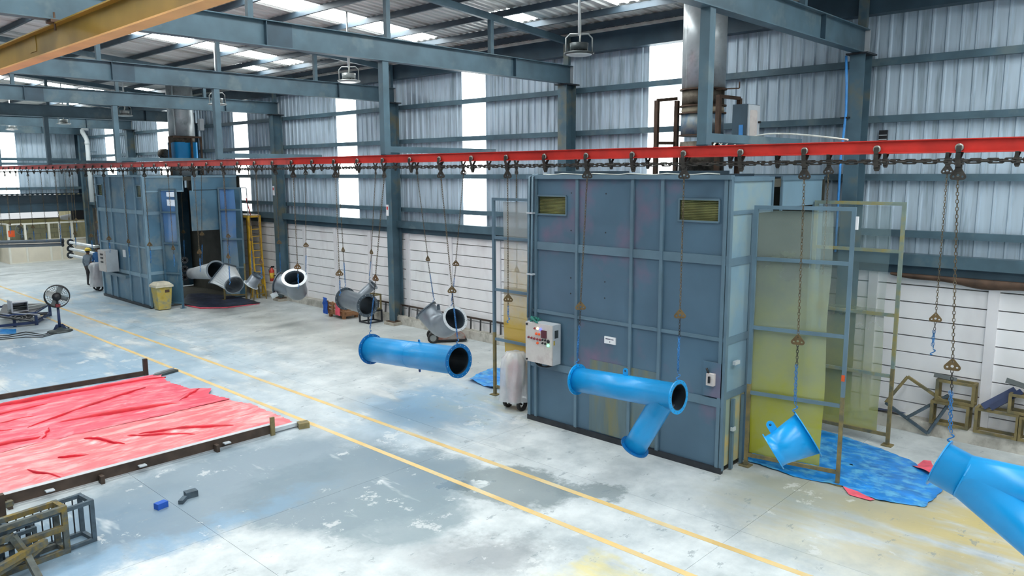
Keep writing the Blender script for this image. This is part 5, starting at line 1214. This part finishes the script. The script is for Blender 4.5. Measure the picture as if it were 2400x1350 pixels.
for a, b_, w, lab in (((15.56, 3.02, .76), (15.78, 2.58, 1.12), .12, 'dark blue board leaning on the crates, left of two'), ((15.56, 2.9, .76), (15.74, 2.48, 1.12), .10, 'dark blue board leaning on the crates, right of two'), ((15.6, 3.86, 1.20), (15.7, 3.50, 1.14), .08, 'dark bent board lying on the upper crate'), ((15.55, 2.70, 1.32), (15.7, 1.85, 1.10), .09, 'long dark board resting on top of the right crates')):
    tag(MB().bar(a, b_, w, .025, V(-1, 0, .6)).build('loose_board', 'navy_frame' if 'blue' in lab else 'lamp_dark'), lab, 'board')
patch('dark_cloth', 'dark blue rag lying on the kerb behind the back screen', [V(15.66, 5.0, .26), V(15.85, 5.0, .26), V(15.85, 4.35, .26), V(15.7, 4.4, .26)], 'navy_frame', .04, 9, 8, 'cloth')
o = next(ob for ob in bpy.data.objects if ob.name.startswith('dark_cloth')); o.location.z = .262
for v_ in o.data.vertices: pass
# ================================================================ PEOPLE
def person(name, lab, o, face, top, bottom, skin, pose, shoe='shoe', height=1.70, helmet=None):
    """one continuous skinned body; pose gives joint points in a local frame (x right, y forward, z up), metres"""
    J_ = dict(pose); names = list(J_); me = bpy.data.meshes.new(name)
    E_ = [('pelvis', 'waist'), ('waist', 'chest'), ('chest', 'neck'), ('neck', 'chin'), ('chin', 'head'), ('head', 'crown'), ('pelvis', 'hipL'), ('hipL', 'kneeL'), ('kneeL', 'ankL'), ('ankL', 'toeL'), ('pelvis', 'hipR'), ('hipR', 'kneeR'), ('kneeR', 'ankR'), ('ankR', 'toeR'), ('chest', 'shL'), ('shL', 'elL'), ('elL', 'wrL'), ('wrL', 'palmL'), ('chest', 'shR'), ('shR', 'elR'), ('elR', 'wrR'), ('wrR', 'palmR')]
    ex = []
    for s in 'LR':
        p, w = Vector(J_['palm'+s][:3]), Vector(J_['wr'+s][:3]); d = (p-w).normalized(); sd = V(0, 1, 0) if abs(d.y) < .8 else V(0, 0, 1)
        for k, (off, ln) in enumerate(((-.03, .075), (-.01, .085), (.01, .08), (.03, .065))):
            a, b_ = f'f{s}{k}a', f'f{s}{k}b'; q = p+d*.035+sd*off; J_[a] = (*q, .0095); J_[b_] = (*(q+d*ln*.6+V(0, .02, 0)), .008); ex += [('palm'+s, a), (a, b_)]
        q = w.lerp(p, .5)+sd*.045; J_[f't{s}'] = (*(q+d*.03), .010); ex.append(('wr'+s, f't{s}'))
    names = list(J_); me.from_pydata([J_[n][:3] for n in names], [(names.index(a), names.index(b_)) for a, b_ in E_+ex], [])
    ob = bpy.data.objects.new(name, me); COL.objects.link(ob)
    md = ob.modifiers.new('s', 'SKIN'); 
    if not me.skin_vertices:
        bpy.context.view_layer.objects.active = ob; 
    for i, n in enumerate(names):
        r = J_[n][3]; sv = me.skin_vertices[0].data[i]; sv.radius = (r if isinstance(r, float) else r[0], r if isinstance(r, float) else r[1]); sv.use_root = n == 'pelvis'
    sb_ = ob.modifiers.new('d', 'SUBSURF'); sb_.levels = 2; sb_.render_levels = 2
    dg = bpy.context.evaluated_depsgraph_get(); m2 = bpy.data.meshes.new_from_object(ob.evaluated_get(dg)); bpy.data.objects.remove(ob)
    for q in (top, bottom, skin, shoe): m2.materials.append(MATS[q])
    bz = J_['pelvis'][2]+.02; nk = J_['neck'][2]
    arms = [Vector(J_[k][:3]) for k in ('wrL', 'wrR', 'palmL', 'palmR')]
    for p in m2.polygons:
        c = p.center; p.use_smooth = True
        hand = min((c-a).length for a in arms[2:]) < .13 and min((c-a).length for a in arms[:2]) > .02
        p.material_index = 2 if (c.z > nk or hand) else 3 if c.z < .085 else 0 if (c.z > bz or abs(c.x) > .2) else 1
    m2.transform(Matrix.Scale(height/1.70, 4)); b = bpy.data.objects.new(name, m2); COL.objects.link(b); b.location = o; b.rotation_euler = (0, 0, face); ORG[b.name] = Vector(o)
    tag(b, lab, 'person'); hd = Vector(J_['head'][:3])*height/1.7
    def child(mb, nm, mt_): c = bpy.data.objects.new(nm, mb.mesh(nm, mt_)); COL.objects.link(c); c.parent = b
    m = MB(); m.ball(hd+V(.035, .088, .0), .011, 8); m.ball(hd+V(-.035, .088, .0), .011, 8); child(m, 'eyes', 'paper')
    child(MB().lathe(hd+V(0, .085, -.01), V(0, .5, -.85), [(0, .008), (.04, .017), (.045, .0)], 8), 'nose', skin)
    child(MB().bar(hd+V(-.025, .090, -.062), hd+V(.025, .090, -.062), .012, .008), 'mouth', 'maroon')
    m = MB(); m.ball(hd+V(.082, -.005, -.01), .03, 8, (.4, .7, 1)); m.ball(hd+V(-.082, -.005, -.01), .03, 8, (.4, .7, 1)); child(m, 'ears', skin)
    child(MB().ball(hd+V(0, -.018, .025), .098, 14, (.88, 1.0, 1.02)), 'hair', 'black')
    if helmet:
        m = MB(); m.lathe(hd+V(0, 0, .045), Z, [(0, .125), (.05, .122), (.09, .095), (.115, .05), (.122, 0)], 20); m.lathe(hd+V(0, .02, .04), Z, [(0, .12), (0, .155), (.01, .155), (.014, .12)], 20, True, True); child(m, 'safety_helmet' if helmet == 'helmet_yellow' else 'cap', helmet)
    return b
stand = {'pelvis': (0, 0, .93, (.15, .115)), 'waist': (0, .0, 1.08, (.145, .105)), 'chest': (0, .0, 1.30, (.165, .115)), 'neck': (0, .0, 1.455, .052), 'chin': (0, .02, 1.52, .062), 'head': (0, .02, 1.59, .088), 'crown': (0, .01, 1.66, .072),
         'hipL': (-.09, 0, .86, .09), 'kneeL': (-.10, .02, .48, .062), 'ankL': (-.11, -.02, .09, .042), 'toeL': (-.13, .14, .045, .04), 'hipR': (.09, 0, .86, .09), 'kneeR': (.10, .02, .48, .062), 'ankR': (.10, -.02, .09, .042), 'toeR': (.12, .14, .045, .04),
         'shL': (-.19, 0, 1.37, .065), 'elL': (-.25, -.03, 1.10, .048), 'wrL': (-.26, .06, .86, .032), 'palmL': (-.26, .08, .78, (.026, .038)), 'shR': (.19, 0, 1.37, .065), 'elR': (.23, .03, 1.11, .048), 'wrR': (.16, .24, 1.02, .032), 'palmR': (.13, .31, 1.02, (.026, .038))}
person('person', 'person in grey shirt, dark trousers and yellow helmet standing by the left booth', fl(212, 671), R_(-62), 'shirt', 'trousers', 'skin', stand, height=1.68, helmet='helmet_yellow')
p2 = on(228, 575, 'y', 36.7)
person('person', 'person in blue overall and pale cap behind the left booth corner', V(p2.x, 36.7, 0), R_(120), 'overall_blue', 'overall_blue', 'skin', stand, height=1.82, helmet='cap_grey')
sit = dict(stand); 
for k in list(sit):
    v_ = sit[k]; 
    if k[:3] not in ('ank', 'toe', 'kne'): sit[k] = (v_[0], v_[1], v_[2]-.42, v_[3])
for s in 'LR':
    x_ = -.1 if s == 'L' else .1; sit['knee'+s] = (x_, .42, .50, .062); sit['ank'+s] = (x_, .40, .09, .042); sit['toe'+s] = (x_, .56, .045, .04)
p3 = on(73, 563, 'y', 51.4)
person('person', 'person with dark hair seated behind the office window', V(p3.x, 51.6, 0), R_(180), 'shirt', 'trousers', 'skin', sit, height=1.7)
tag(MB().box(p3.x-.24, p3.x+.24, 51.45, 51.9, .38, .44).box(p3.x-.22, p3.x-.18, 51.5, 51.54, 0, .38).box(p3.x+.18, p3.x+.22, 51.5, 51.54, 0, .38).box(p3.x-.22, p3.x-.18, 51.84, 51.88, 0, .38).box(p3.x+.18, p3.x+.22, 51.84, 51.88, 0, .38).build('office_stool', 'black'), 'black stool under the person in the office', 'stool')
